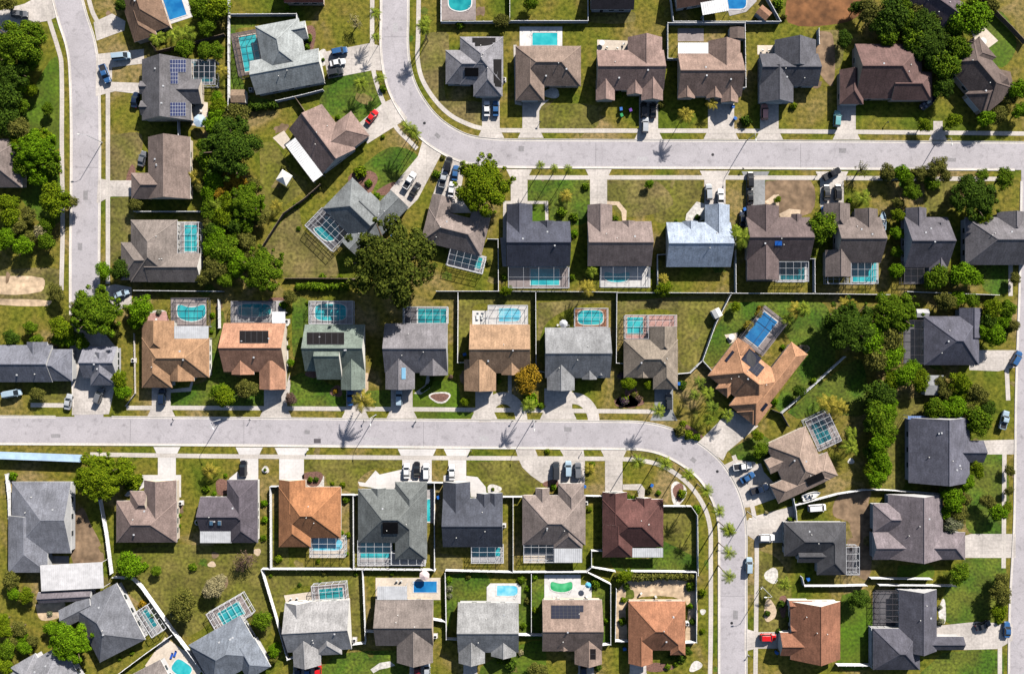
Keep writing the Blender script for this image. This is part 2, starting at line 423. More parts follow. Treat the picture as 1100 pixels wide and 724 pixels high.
dpoly((0,2), [(350,270),(470,260),(560,370),(560,560),(530,700),(350,705)], M_drive, .0285)
# crescent drives and D6 forecourt
def ring(t, cx, cy, rx, ry, w, a0, a1, m, z, name='driveway'):
    n = 20; A = []; B = []
    for k in range(n+1):
        a = math.radians(a0+(a1-a0)*k/n)
        A.append(WT(t, cx+rx*math.cos(a), cy+ry*math.sin(a))); B.append(WT(t, cx+(rx-w)*math.cos(a), cy+(ry-w)*math.sin(a)))
    ribbon(name, A, B, z, m)
ring((2,2), 455, 735, 118, 142, 58, 178, 360, M_drive, DZ+.0005)
ring((2,2), 795, 735, 128, 140, 56, 262, 360, M_drive, DZ+.0005)
dpoly((2,3), [(515,238),(610,238),(622,268),(620,290),(745,290),(748,268),(730,238),(845,238),(852,290),(852,408),(715,408),(640,400),(590,365),(548,325),(532,290)])
dpoly((3,3), [(38,408),(130,406),(148,430),(145,475),(118,475),(112,436),(38,434)], M_drive, DZ, 'path')
dpoly((2,3), [(275,366),(330,372),(370,420),(376,472),(298,470),(292,400),(275,398)], M_drive_white, .032, 'path')
dpoly((2,3), [(165,365),(190,362),(190,392),(165,392)], M_drive_white, .034, 'path')
dpoly((1,3), [(745,395),(780,400),(830,340),(850,360),(960,335),(960,420),(890,440),(880,475),(850,470),(830,425),(752,415)], M_drive_white, .0265, 'path')
dpoly((1,3), [(120,378),(160,345),(172,378),(172,400),(108,408)], M_drive_white, .0265, 'path')
dpoly((1,3), [(480,355),(545,345),(580,370),(580,420),(500,420)], M_stone, .0265, 'path')
dpoly((3,1), [(350,385),(400,325),(440,335),(440,410),(390,430),(345,415)], M_stone, .026, 'path')
dpoly((3,1), [(730,325),(775,292),(800,290),(800,360),(760,355)], M_tan, .026, 'path')
dpoly((3,1), [(800,385),(850,360),(905,365),(900,400),(808,402)], M_tan, .026, 'path')
dpoly((2,1), [(455,322),(673,322),(675,440),(660,440),(658,336),(470,336),(470,640),(452,640)], M_walk, .026, 'path')
dpoly((2,1), [(960,322),(1018,325),(1055,370),(1052,425),(1035,425),(1030,375),(1005,342),(960,342)], M_tan, .026, 'path')
dpoly((2,0), [(655,490),(680,485),(640,520),(628,545),(622,500)], M_walk, .026, 'path')
dpoly((2,0), [(505,220),(520,220),(520,495),(545,500),(545,515),(512,508)], M_walk, .026, 'path')
dpoly((1,2), [(398,560),(412,500),(416,560),(412,600),(398,610)], M_walk, .026, 'path')
dpoly((1,2), [(765,582),(778,500),(795,500),(795,580),(778,600)], M_tan, .026, 'path')
dpoly((2,2), [(478,512),(496,512),(496,610),(478,610)], M_walk, .0265, 'path')
dpoly((2,2), [(20,600),(75,560),(85,505),(105,505),(98,575),(55,605)], M_walk, .0265, 'path')
dpoly((0,2), [(830,580),(920,570),(930,540),(940,545),(928,590),(830,596)], M_walk, .0265, 'path')
dpoly((0,3), [(690,362),(880,362),(880,470),(862,470),(862,390),(760,388),(620,468),(605,462)], M_drive_white, .0265, 'path')
dpoly((3,3), [(690,310),(712,305),(735,375),(775,440),(760,450),(715,390)], M_walk, .034, 'path')
dpoly((1,4), [(805,700),(850,668),(900,660),(925,680),(890,692),(850,700),(820,718)], M_stone, .0265, 'path')

# lawns that differ from the dry turf around them
LAWNS = [
 ((2,2), [(20,600),(95,560),(130,540),(225,545),(235,668),(20,668)], M_lime), ((2,2), [(18,692),(305,692),(305,718),(18,718)], M_lime),
 ((1,2), [(420,520),(480,500),(620,560),(690,600),(690,665),(425,665)], M_turf), ((1,2), [(425,120),(500,150),(500,270),(470,420),(430,420)], M_turf),
 ((1,2), [(10,520),(100,500),(290,590),(290,660),(10,660)], M_turf), ((1,2), [(770,590),(900,590),(905,665),(790,665)], M_turf),
 ((0,2), [(828,590),(1000,540),(1086,500),(1086,660),(828,660)], M_turf), ((0,2), [(1020,270),(1086,200),(1086,500),(1020,520)], M_turf),
 ((2,1), [(578,222),(870,222),(870,420),(690,420),(678,322),(578,322)], M_turf), ((2,1), [(597,338),(658,338),(660,420),(632,430),(597,430)], M_lime),
 ((2,4), [(175,240),(375,240),(375,375),(235,380),(180,550)], M_turf), ((2,4), [(345,690),(420,640),(640,560),(640,740),(345,740)], M_lime),
 ((2,4), [(540,280),(655,240),(655,535),(540,530)], M_turf), ((2,4), [(885,240),(975,290),(975,580),(935,580),(935,365),(885,360)], M_turf),
 ((3,2), [(560,160),(1010,160),(1060,300),(1060,480),(820,690),(780,650),(920,420),(850,340),(730,200),(620,320),(480,470),(430,430)], M_turf),
 ((3,2), [(840,690),(1086,490),(1200,440),(1215,700),(1010,690),(900,724)], M_turf), ((3,3), [(550,245),(700,170),(760,200),(735,300),(600,285)], M_turf),
 ((3,3), [(40,240),(170,248),(260,300),(300,345),(240,330),(40,272)], M_olive), ((1,0), [(580,395),(800,345),(860,500),(770,600),(660,580),(560,520)], M_turf),
 ((1,0), [(125,90),(250,100),(240,130),(150,150),(170,340),(225,460),(345,490),(128,490)], M_turf), ((1,1), [(700,210),(900,60),(1040,110),(950,260),(850,310),(780,200)], M_turf),
 ((0,0), [(60,620),(240,300),(280,280),(290,720),(60,720)], M_lime), ((0,1), [(95,300),(150,200),(280,180),(290,420),(200,430)], M_lime),
 ((4,0), [(880,80),(980,60),(1050,220),(980,330),(900,260),(880,180)], M_lime), ((4,1), [(860,630),(1015,630),(1010,760),(900,760)], M_turf),
 ((4,3), [(800,310),(985,260),(985,640),(820,640),(800,500)], M_turf), ((4,4), [(800,165),(985,162),(960,470),(790,490),(700,460),(700,320)], M_turf),
 ((4,4), [(200,340),(330,320),(340,680),(180,680)], M_lime), ((4,4), [(690,620),(965,610),(965,760),(560,760)], M_turf), ((4,4), [(475,195),(640,195),(640,255),(475,255)], M_lime),
 ((3,4), [(240,-70),(370,-60),(380,215),(240,200)], M_olive), ((3,4), [(0,-30),(400,160),(400,215),(0,215)], M_turf),
 ((1,4), [(790,610),(970,620),(970,740),(570,740),(620,640)], M_turf), ((0,4), [(545,265),(660,110),(1086,100),(1400,100),(1290,560),(1150,400),(920,540),(830,500)], M_olive),
 ((2,3), [(275,300),(530,300),(548,330),(630,380),(630,425),(545,462),(455,462),(445,420),(370,410),(330,365),(275,360)], M_olive),
 ((2,2), [(245,120),(600,120),(600,500),(585,260),(380,165),(300,190),(290,430),(240,440)], M_olive), ((2,2), [(625,160),(1000,160),(1000,440),(980,440),(975,180),(800,180),(650,280),(625,480)], M_dry),
 ((3,2), [(20,150),(550,150),(440,420),(370,495),(312,500),(306,218),(53,210),(20,330)], M_dry), ((3,2), [(310,150),(540,150),(440,400),(370,480),(320,440)], M_olive),
 ((1,1), [(265,560),(450,350),(480,460),(620,570),(640,690),(390,690)], M_dry), ((1,1), [(265,40),(340,40),(420,170),(500,240),(380,350),(290,400)], M_olive),
 ((2,0), [(80,160),(190,170),(175,480),(350,500),(350,610),(230,570),(120,470),(50,330)], M_dry), ((2,0), [(632,515),(905,515),(905,622),(632,622)], M_olive),
 ((3,1), [(735,225),(955,225),(955,380),(735,380)], M_dirt), ((2,1), [(962,225),(1200,225),(1280,340),(1060,400),(962,320)], M_dry),
 ((3,1), [(200,225),(430,225),(350,400),(200,420)], M_olive), ((0,1), [(540,0),(690,0),(640,210),(540,215)], M_dry), ((0,1), [(540,310),(640,310),(630,600),(540,620)], M_dry),
 ((0,2), [(0,0),(300,0),(280,120),(0,160)], M_dry), ((0,2), [(-40,30),(210,40),(200,105),(-40,110)], M_sand), ((0,2), [(-40,140),(250,150),(230,175),(-40,165)], M_sand),
 ((0,2), [(150,600),(210,535),(345,545),(350,650),(145,650)], M_olive), ((1,3), [(485,290),(955,290),(955,330),(830,330),(745,390),(745,455),(690,440),(600,410),(580,360),(485,340)], M_olive),
 ((2,0), [(870,60),(1090,60),(1090,108),(870,108)], M_dry), ((4,0), [(-60,-60),(330,-60),(300,60),(200,115),(-60,112)], M_rust),
 ((4,0), [(90,150),(200,160),(190,330),(90,330)], M_dry), ((3,0), [(985,150),(1060,170),(1060,420),(985,330)], M_dirt),
 ((4,2), [(560,620),(605,620),(600,700),(480,724),(470,640)], M_olive), ((4,3), [(430,20),(600,40),(520,90),(505,420),(400,430),(420,250)], M_olive),
 ((4,3), [(230,440),(340,440),(330,500),(345,600),(330,870),(230,800),(240,600),(160,560),(170,480)], M_dirt), ((3,4), [(10,320),(70,270),(340,270),(395,310),(395,570),(345,570),(345,370),(70,370),(60,565),(10,560)], M_sand),
 ((0,3), [(355,560),(400,520),(440,600),(490,700),(500,790),(355,790)], M_dirt), ((0,4), [(170,385),(310,370),(300,440),(200,460)], M_sand), ((2,4), [(125,130),(250,160),(250,215),(125,215)], M_dry),
 ((1,4), [(310,230),(740,240),(760,560),(720,570),(690,300),(530,290),(390,330),(400,540),(340,400)], M_olive),
 ((3,4), [(700,120),(790,160),(850,260),(850,500),(700,505)], M_olive), ((4,1), [(600,220),(760,220),(760,330),(620,400)], M_olive), ((0,0), [(120,0),(0,0),(0,0)], M_dry),
]
for i, (t, pts, m) in enumerate(LAWNS[:-1]):
    z = .004 + .004 * (i % 3) + .0011*(i//3 % 3)
    nm = 'dirt' if m in (M_dirt, M_rust, M_sand) else 'lawn'
    w = wl([P(t, *p) for p in pts + [pts[0]]], 4)[:-1]
    o = sheet(nm, w, z, m)
# worn bare patches in the turf, every one under the paving layers
rw = random.Random(11)
for i in range(130):
    cx, cy = rw.uniform(5, 1095), rw.uniform(5, 720); rx, ry = rw.uniform(3, 11), rw.uniform(2, 7); a0 = rw.uniform(0, 3); n = 14
    pts = []
    for k in range(n):
        a = 2*PI*k/n; r_ = rw.uniform(.6, 1.15); x, y = rx*r_*math.cos(a), ry*r_*math.sin(a)
        pts.append((cx+x*math.cos(a0)-y*math.sin(a0), cy+x*math.sin(a0)+y*math.cos(a0)))
    sheet('lawn', wl(pts+[pts[0]], 3)[:-1], .0148, rw.choice((M_dry, M_dry, M_olive, M_turf, M_dirt)))
# planting beds
def blob(t, cx, cy, rx, ry, m, z=.022, name='flower_bed', rot=0):
    pts = []
    for k in range(18):
        a = 2*PI*k/18; r = 1 + .12*math.sin(3*a+cx)
        x, y = rx*r*math.cos(a), ry*r*math.sin(a); c, s = math.cos(rot), math.sin(rot)
        pts.append(WT(t, cx+x*c-y*s, cy+x*s+y*c))
    sheet(name, pts, z, m)
for a in (((2,2),148,618,52,28,M_stone,.0215), ((2,2),148,618,44,20,M_mulch,.0245), ((3,3),310,450,38,58,M_stone,.0215), ((3,3),312,445,26,45,M_mulch,.0245),
          ((3,4),755,415,30,55,M_tan), ((3,4),765,245,34,38,M_stone), ((3,4),395,685,34,22,M_stone,.022,'flower_bed',-.6), ((3,4),430,420,14,14,M_stone),
          ((4,4),268,95,40,45,M_dirt), ((1,3),295,337,18,18,M_stone), ((0,4),1030,190,20,14,M_tan), ((0,4),1045,145,18,16,M_dirt), ((1,4),255,130,18,18,M_tan),
          ((1,3),525,380,50,38,M_mulch,.030), ((3,2),70,640,70,30,M_mulch), ((2,2),1060,640,60,30,M_mulch), ((1,2),640,590,30,28,M_mulch,.0235), ((1,2),520,505,30,20,M_mulch,.0235),
          ((1,1),770,230,70,60,M_mulch), ((1,1),890,265,60,25,M_mulch,.022,'flower_bed',-.4), ((3,3),790,200,14,12,M_stone), ((1,0),500,190,40,70,M_mulch), ((1,0),570,280,26,40,M_stone),
          ((3,4),215,690,70,22,M_mulch), ((0,1),640,220,25,70,M_mulch), ((0,2),770,215,40,22,M_stone), ((3,2),920,385,28,22,M_sand), ((4,3),245,295,16,14,M_stone),
          ((3,4),820,390,20,55,M_mulch), ((2,3),410,430,35,22,M_stone,.0215), ((2,3),690,405,40,20,M_mulch,.032), ((2,0),690,455,40,25,M_stone), ((1,2),355,160,45,30,M_mulch), ((1,2),395,410,12,90,M_stone),
          ((2,2),1075,590,30,40,M_mulch,.0195), ((1,3),90,420,40,40,M_mulch,.0195), ((4,4),690,420,18,60,M_stone), ((3,3),380,150,60,14,M_mulch,.022,'flower_bed',.6)):
    blob(*a)

# ------------------------------------------------------------------ houses
PITCH = .55; EAVE = 2.75
ROOFM = {}
def streak(m):
    """faded blotches and runs down the slope, part of the shingles' own wear"""
    nt = m.node_tree; N = nt.nodes; L = nt.links; b = N['Principled BSDF']
    src = b.inputs['Base Color'].links[0].from_socket; g = N.new('ShaderNodeNewGeometry'); f = None
    for sc, lo, hi, a0, a1, det in (((2.2,.3,.3),.3,.7,.84,1.14,4), ((.45,.45,.45),.3,.72,.80,1.20,6), ((7,7,7),.25,.75,.88,1.12,1)):
        v = N.new('ShaderNodeVectorMath'); v.operation = 'MULTIPLY'; v.inputs[1].default_value = sc; L.new(g.outputs['Position'], v.inputs[0])
        n = N.new('ShaderNodeTexNoise'); n.inputs['Scale'].default_value = 1; n.inputs['Detail'].default_value = det; L.new(v.outputs[0], n.inputs['Vector'])
        r = N.new('ShaderNodeMapRange'); r.inputs[1].default_value = lo; r.inputs[2].default_value = hi; r.inputs[3].default_value = a0; r.inputs[4].default_value = a1; L.new(n.outputs['Fac'], r.inputs[0])
        x = N.new('ShaderNodeVectorMath'); x.operation = 'SCALE'; L.new(src, x.inputs[0]); L.new(r.outputs[0], x.inputs['Scale']); src = x.outputs[0]
    L.new(src, b.inputs['Base Color'])
def roof_mat(key, c):
    col = tuple(min(v/2.1, .72) for v in s2l(c))
    m = mat('shingle_'+key, col, .9, .22, 2.6, .16, .25)
    streak(m)
    cap = mat('ridge_cap_'+key, tuple(min(v*1.22, .75) for v in col), .9, .15, 2.6, .1)
    return m, cap
HK = {}
class House: pass
def house(key, desc, label, t, rot, c, blocks, col, face='S', wall=0, solar=(), extra=(), vents=3, tarp=None, sky=(), pitch=None):
    """blocks: (x0,y0,x1,y1,ridge axis,ends[,flag]) in survey units; ends h hip, g gable (left/top first); flag G carries the garage door"""
    PT = pitch or PITCH
    h = House(); h.t = t; h.rot = rot
    if c is None:
        c = ((min(b[0] for b in blocks)+max(b[2] for b in blocks))/2, (min(b[1] for b in blocks)+max(b[3] for b in blocks))/2)
        blocks = [(b[0]-c[0], b[1]-c[1], b[2]-c[0], b[3]-c[1])+tuple(b[4:]) for b in blocks]
        sh = lambda r: (r[0]-c[0], r[1]-c[1], r[2]-c[0], r[3]-c[1])+tuple(r[4:])
        solar = [sh(s) for s in solar]; extra = [sh(s) for s in extra]; sky = [sh(s) for s in sky]
        if tarp: tarp = sh(tarp)
    h.c = c
    px = P(t, *c); h.px = px
    base = W(px, EAVE); base.z = 0
    ang = -math.radians(rot)
    root = empty('house', base, ang); h.root = root
    k = S/Q*(1-EAVE/H)
    inv = Matrix.Rotation(-ang, 3, 'Z')
    ca, sa = math.cos(math.radians(rot)), math.sin(math.radians(rot))
    def at(u, v, z):      # survey local -> house local at height z
        w = WT(t, c[0]+u*ca-v*sa, c[1]+u*sa+v*ca, z); return inv @ (w-base)
    h.at = at
    B = []
    for i, b in enumerate(blocks):
        j = .004*i
        B.append([b[0]*k+j, b[2]*k-j, -b[3]*k+j, -b[1]*k-j, b[4], b[5], (b[6] if len(b) > 6 else ''), .006*i])
    def hz(x, y):
        z = EAVE
        for x0, x1, y0, y1, ax, e, fl, dz in B:
            if not (x0 <= x <= x1 and y0 <= y <= y1): continue
            if ax == 'x':
                d = [y-y0, y1-y] + ([x-x0] if e[0] == 'h' else []) + ([x1-x] if e[1] == 'h' else [])
            else:
                d = [x-x0, x1-x] + ([y1-y] if e[0] == 'h' else []) + ([y-y0] if e[1] == 'h' else [])
            z = max(z, EAVE+dz+PT*min(d))
        return z
    rf = MB(); wa = MB(); caps = []
    for i, (x0, x1, y0, y1, ax, e, fl, dz) in enumerate(B):
        z = EAVE+dz
        if ax == 'x': hw = (y1-y0)/2; ln = x1-x0
        else: hw = (x1-x0)/2; ln = y1-y0
        nh = (e[0] == 'h')+(e[1] == 'h'); ins = min(hw, ln/nh-.01) if nh else 0
        zr = z+PT*hw
        if ax == 'x':
            ym = (y0+y1)/2; ra = (x0+(ins if e[0] == 'h' else 0), ym, zr); rb = (x1-(ins if e[1] == 'h' else 0), ym, zr)
            cs = [(x0,y0),(x1,y0),(x1,y1),(x0,y1)]; sl = [(0,1,5,4),(2,3,4,5)]; en = [(3,0,4),(1,2,5)]; hip = [((0,3),4),((1,2),5)]
        else:
            xm = (x0+x1)/2; ra = (xm, y1-(ins if e[0] == 'h' else 0), zr); rb = (xm, y0+(ins if e[1] == 'h' else 0), zr)
            cs = [(x0,y0),(x1,y0),(x1,y1),(x0,y1)]; sl = [(1,2,4,5),(3,0,5,4)]; en = [(2,3,4),(0,1,5)]; hip = [((2,3),4),((0,1),5)]
        top = [(p[0], p[1], z) for p in cs]+[ra, rb]
        rf.add(top, sl, 0)
        for q in range(2): rf.add(top, [en[q]], 0 if e[q] == 'h' else 3)
        bot = [(p[0], p[1], z-.2) for p in cs]
        rf.add(bot+top[:4], [(3,2,1,0),(0,1,5,4),(1,2,6,5),(2,3,7,6),(3,0,4,7)], 1)
        caps.append((ra, rb))
        for q in range(2):
            if e[q] == 'h':
                for vi in hip[q][0]: caps.append((top[vi], top[hip[q][1]]))
        n = .5+.005*i
        wx0, wx1, wy0, wy1 = x0+n, x1-n, y0+n, y1-n
        vs = [(wx0,wy0,0),(wx1,wy0,0),(wx1,wy1,0),(wx0,wy1,0)]
        wa.add(vs+[(p[0], p[1], EAVE-.15) for p in vs], [(0,1,5,4),(1,2,6,5),(2,3,7,6),(3,0,4,7)])
    for a, b in caps:
        va, vb = Vector(a), Vector(b); rf.bar(va, vb, .26, .05, 2)
    sm, cm = roof_mat(key, col)
    wall_o = wa.build('wall', M_wall[wall], root)
    roof = rf.build('roof', [sm, M_trim, cm, M_wall[wall]], root)
    # openings: which side faces the street
    dirs = {'S': (0,-1), 'N': (0,1), 'E': (1,0), 'W': (-1,0)}
    def on_wall(bi, side, f, w, z0, z1, name, m, parent=root):
        x0, x1, y0, y1 = B[bi][:4]; n = .5+.005*bi-.03
        x0 += n; x1 -= n; y0 += n; y1 -= n
        mb = MB()
        if side in 'SN':
            y = y0 if side == 'S' else y1; cx = x0+(x1-x0)*f; d = dirs[side][1]
            mb.box(cx-w/2-.08, min(y, y+d*.03), z0-.08, cx+w/2+.08, max(y, y+d*.03), z1+.08, 1); mb.box(cx-w/2, min(y+d*.03, y+d*.05), z0, cx+w/2, max(y+d*.03, y+d*.05), z1, 0)
        else:
            x = x0 if side == 'W' else x1; cy = y0+(y1-y0)*f; d = dirs[side][0]
            mb.box(min(x, x+d*.03), cy-w/2-.08, z0-.08, max(x, x+d*.03), cy+w/2+.08, z1+.08, 1); mb.box(min(x+d*.03, x+d*.05), cy-w/2, z0, max(x+d*.03, x+d*.05), cy+w/2, z1, 0)
        return mb.build(name, [m, M_trim], parent)
    def exposed(bi, side, f):
        x0, x1, y0, y1 = B[bi][:4]
        p = (x0+(x1-x0)*f, y0 if side == 'S' else y1) if side in 'SN' else (x0 if side == 'W' else x1, y0+(y1-y0)*f)
        d = dirs[side]; q = (p[0]+d[0]*1.2, p[1]+d[1]*1.2)
        return not any(b[0] < q[0] < b[1] and b[2] < q[1] < b[3] for b in B)
    gi = [i for i, b in enumerate(B) if 'G' in b[6]]
    for bi in gi: 
        if exposed(bi, face, .5): on_wall(bi, face, .5, min(4.6, ((B[bi][1]-B[bi][0]) if face in 'SN' else (B[bi][3]-B[bi][2]))-1.8), .05, 2.15, 'garage_door', M_trim)
    door_done = False; nwin = 0
    for bi in range(len(B)):
        for side in 'SNEW':
            ext = (B[bi][1]-B[bi][0]) if side in 'SN' else (B[bi][3]-B[bi][2])
            if ext < 4: continue
            for f in ((.25, .5, .75) if ext > 9 else (.5,)):
                if bi in gi and side == face: continue
                if not exposed(bi, side, f) or nwin > 9: continue
                if side == face and not door_done and bi == 0:
                    on_wall(bi, side, f, 1.0, .05, 2.1, 'front_door', M_dark); door_done = True
                else:
                    on_wall(bi, side, f, 1.5, .95, 2.1, 'window', M_glass); nwin += 1
    def slope_quad(r, lift):
        pts = []
        for u, v in ((r[0], r[3]), (r[2], r[3]), (r[2], r[1]), (r[0], r[1])):
            z = 4.
            for _ in range(5):
                p = at(u, v, z); z = hz(p.x, p.y)
            p = at(u, v, z); p.z = z+lift; pts.append(p)
        return pts
    for s in solar:
        kind = s[4]; nx, ny = s[5], s[6]
        a, b, c_, d = slope_quad(s, .14)
        mb = MB(); bil = lambda i, j: (a*(1-i)+b*i)*(1-j)+(d*(1-i)+c_*i)*j
        dn = Vector((0,0,-.07)); q = [a, b, c_, d]
        mb.add([p+dn for p in q]+q, [(3,2,1,0),(4,5,6,7),(0,1,5,4),(1,2,6,5),(2,3,7,6),(3,0,4,7)], 1)
        gx = .035/max(1, nx); 
        for i in range(nx):
            for j in range(ny):
                e = .04 if nx*ny > 1 else .015
                mb.add([bil((i+e)/nx, (j+e)/ny)+Vector((0,0,.015)), bil((i+1-e)/nx, (j+e)/ny)+Vector((0,0,.015)), bil((i+1-e)/nx, (j+1-e)/ny)+Vector((0,0,.015)), bil((i+e)/nx, (j+1-e)/ny)+Vector((0,0,.015))], [(0,1,2,3)], 0)
        mm = {'k': M_solar_black, 'b': M_solar_blue, 'n': M_solar_navy}[kind]
        mb.build('solar_panel', [mm, M_alu if kind == 'b' else M_dark], roof)
    for s in sky:
        q = slope_quad(s, .16); mb = MB(); dn = Vector((0,0,-.16))
        mb.add([p+dn for p in q]+q, [(3,2,1,0),(0,1,5,4),(1,2,6,5),(2,3,7,6),(3,0,4,7)], 1); mb.add(q, [(0,1,2,3)], 0)
        mb.build('skylight', [mat('sky_glass', (.16, .33, .48), .15, .1, 1, 0, spec=.6), M_trim], roof)
    if tarp:
        q = slope_quad(tarp, .09); mb = MB(); dn = Vector((0,0,-.05))
        mb.add([p+dn for p in q]+q, [(3,2,1,0),(4,5,6,7),(0,1,5,4),(1,2,6,5),(2,3,7,6),(3,0,4,7)], 0)
        o = mb.build('tarp', mat('blue_tarp', (.03, .20, .75), .5, .15, 2, 0), roof); o['label'] = 'bright blue tarp patch on the roof'
    rr = random.Random(key)
    b = B[0]
    for _ in range(vents):
        x = b[0]+(b[1]-b[0])*rr.uniform(.2, .8); y = b[2]+(b[3]-b[2])*rr.uniform(.2, .8); z = hz(x, y)
        mb = MB(); big = rr.random() < .4
        if big: mb.box(x-.22, y-.22, z-.15, x+.22, y+.22, z+.16)
        else: mb.tube([(x,y,z-.1),(x,y,z+.3)], [.09,.09], 8); mb.tube([(x,y,z+.28),(x,y,z+.34)], [.13,.13], 8)
        mb.build('roof_vent', M_trim if not big else M_alu, roof)
    for s in extra:      # flat lanai and carport roofs, sheds: (x0,y0,x1,y1,material,z,name)
        z = s[5]
        p = [at(s[0], s[3], z), at(s[2], s[3], z), at(s[2], s[1], z), at(s[0], s[1], z)]
        mb = MB(); mb.add([q-Vector((0,0,.15)) for q in p]+p, [(3,2,1,0),(4,5,6,7),(0,1,5,4),(1,2,6,5),(2,3,7,6),(3,0,4,7)], 0)
        nr = max(3, int((p[1]-p[0]).length/.6))
        for i in range(nr+1):
            f = i/nr; mb.bar(p[0]*(1-f)+p[1]*f+Vector((0,0,.02)), p[3]*(1-f)+p[2]*f+Vector((0,0,.02)), .07, .06, 0)
        for q in p:
            cc = (p[0]+p[2])/2; w = q+(cc-q).normalized()*.3; mb.bar((w.x, w.y, 0), (w.x, w.y, z-.1), .12, .12, 0)
        mb.build(s[6], s[4], root)
    root['label'] = label; root['category'] = 'house'; root['group'] = 'suburban houses'
    HOUSES.append((desc, px)); HK[key] = h; h.desc = desc
    return h
X_, Y_ = 'x', 'y'
house('A1', 'pale grey house inside the bend', 'pale grey hip roofed house with black solar patches inside the upper street bend', (2,0), 0, None,
  [(245,180,455,412,'y','hh'), (175,245,370,410,'x','hg'), (310,330,452,470,'y','gh','G')], (172,170,178), 'S', 1,
  [(305,186,418,208,'k',1,1),(318,208,405,226,'k',1,1),(408,290,447,425,'k',1,1),(268,332,335,374,'k',1,1)], vents=4)
house('A2', 'brown house with open turquoise pool', 'brown-grey house with an open turquoise pool behind, second in the top row', (2,0), 0, None,
  [(515,225,833,420,'x','hh'), (515,300,655,490,'y','gh','G')], (172,150,138), 'S', 3)
house('A3', 'third house in the top row', 'pinkish brown gabled house beside wheelie bins, third in the top row', (3,0), 0, None,
  [(-86,245,240,440,'x','gg'), (65,182,232,332,'y','gg'), (-90,390,2,490,'y','gg'), (60,370,140,462,'y','gg'), (130,380,236,490,'y','gg','G')], (182,154,146), 'S', 0)
house('A4', 'top row house with white lanai', 'brown gabled house with white lanai roof, fourth in the top row', (3,0), 0, None,
  [(308,258,618,470,'x','gg'), (455,200,612,362,'y','gg'), (308,420,392,480,'y','gg'), (446,410,526,480,'y','gg'), (518,420,602,500,'y','gg','G')], (182,154,142), 'S', 3,
  extra=[(310,209,456,262,M_whiteroof,2.9,'lanai_roof')])
house('A5', 'charcoal house in the top row', 'charcoal gabled house above a pale red car, fifth in the top row', (3,0), 0, None,
  [(705,262,990,420,'x','gg'), (780,195,980,332,'y','gg'), (705,330,870,500,'y','gg','G')], (118,118,128), 'S', 1)
house('A6', 'red-brown house in the top row', 'red-brown house shaded by trees, sixth in the top row', (4,0), 0, None,
  [(265,215,590,482,'x','gh'), (190,340,305,508,'y','gh','G'), (440,350,640,490,'x','gh')], (138,108,104), 'S', 3)
house('A7', 'tilted brown house at top right', 'brown roofed tilted house with white satellite dish beside it at the top right', (4,0), 50, (880,365),
  [(-165,-85,160,100,'x','hh'), (-150,-110,-20,60,'y','hh'), (20,-60,150,120,'y','gh','G')], (132,115,110), 'S', 3)
house('B1', 'taupe house beside the lime tree', 'tilted taupe house beside the big lime green tree by the street bend', (2,1), 14, (220,450),
  [(-145,-62,158,105,'x','hh'), (-145,-132,-45,70,'y','gh','G'), (60,-100,157,60,'y','gh')], (180,164,158), 'N', 0)
house('B2', 'navy house below the upper street', 'dark navy gabled house with green front lawn below the upper street', (2,1), 0, None,
  [(472,420,780,638,'x','gg'), (472,338,597,532,'y','gg','G'), (632,418,706,505,'y','gg')], (98,101,118), 'N', 1)
house('B3', 'brown house beside the navy one', 'brown gabled house with pale screened pool, right of the navy house', (2,1), 0, None,
  [(865,420,1175,638,'x','gg'), (865,340,985,532,'y','gg','G'), (1030,418,1096,500,'y','gg')], (170,152,148), 'N', 0)
house('B4', 'pale blue metal roofed house', 'pale blue metal roofed house with white stone garden path', (3,1), 0, None,
  [(252,425,565,642,'x','gg'), (440,340,560,535,'y','gg','G'), (330,420,406,505,'y','gg')], (206,220,242), 'N', 2)
house('B5', 'brown house with blue tarp', 'dark brown house with a blue tarp patch on its ridge', (3,1), 0, None,
  [(640,400,950,610,'x','gg'), (645,345,800,505,'y','gg','G'), (645,540,800,705,'y','gg'), (860,385,910,450,'y','gg')], (135,118,118), 'N', 3, tarp=(780,494,814,538))
house('B6', 'taupe house with two cages', 'taupe house with two screened pool cages, near the round street tree', (4,1), 0, None,
  [(170,400,390,622,'x','gg'), (112,335,240,480,'y','gh','G'), (262,360,375,500,'y','gg'), (120,560,245,690,'y','gg')], (150,136,132), 'N', 0)
house('B7', 'slate house behind the bushy verge', 'slate grey house behind a bushy verge on the upper street', (4,1), 0, None,
  [(505,400,715,645,'x','gg'), (512,355,612,515,'y','gg'), (625,430,714,680,'y','gg')], (128,124,134), 'N', 1)
house('B8', 'grey house at far right', 'grey hip roofed house at the far right below the upper street', (4,1), 0, None,
  [(800,400,1130,632,'x','hg'), (955,375,1095,520,'y','gh')], (140,136,142), 'N', 1)
house('C1', 'tan house with kidney pool', 'tan hip roofed house with kidney pool and silver lanai, first in the third row', (0,2), 0, None,
  [(690,330,1018,522,'x','hh'), (690,247,848,432,'y','gh'), (690,430,838,572,'y','gh','G'), (820,448,945,540,'y','gg')], (208,164,128), 'S', 2,
  extra=[(848,273,1013,334,M_alu,2.9,'lanai_roof')])
house('C2', 'orange house with black collector', 'orange tiled house with black solar collector and oval pool', (1,2), 0, None,
  [(92,258,393,495,'x','gg'), (130,430,240,508,'y','gg'), (265,440,394,580,'y','gg','G')], (224,168,138), 'S', 0,
  [(170,295,310,355,'k',5,1)], extra=[(328,203,390,259,M_whiteroof,2.9,'lanai_roof')])
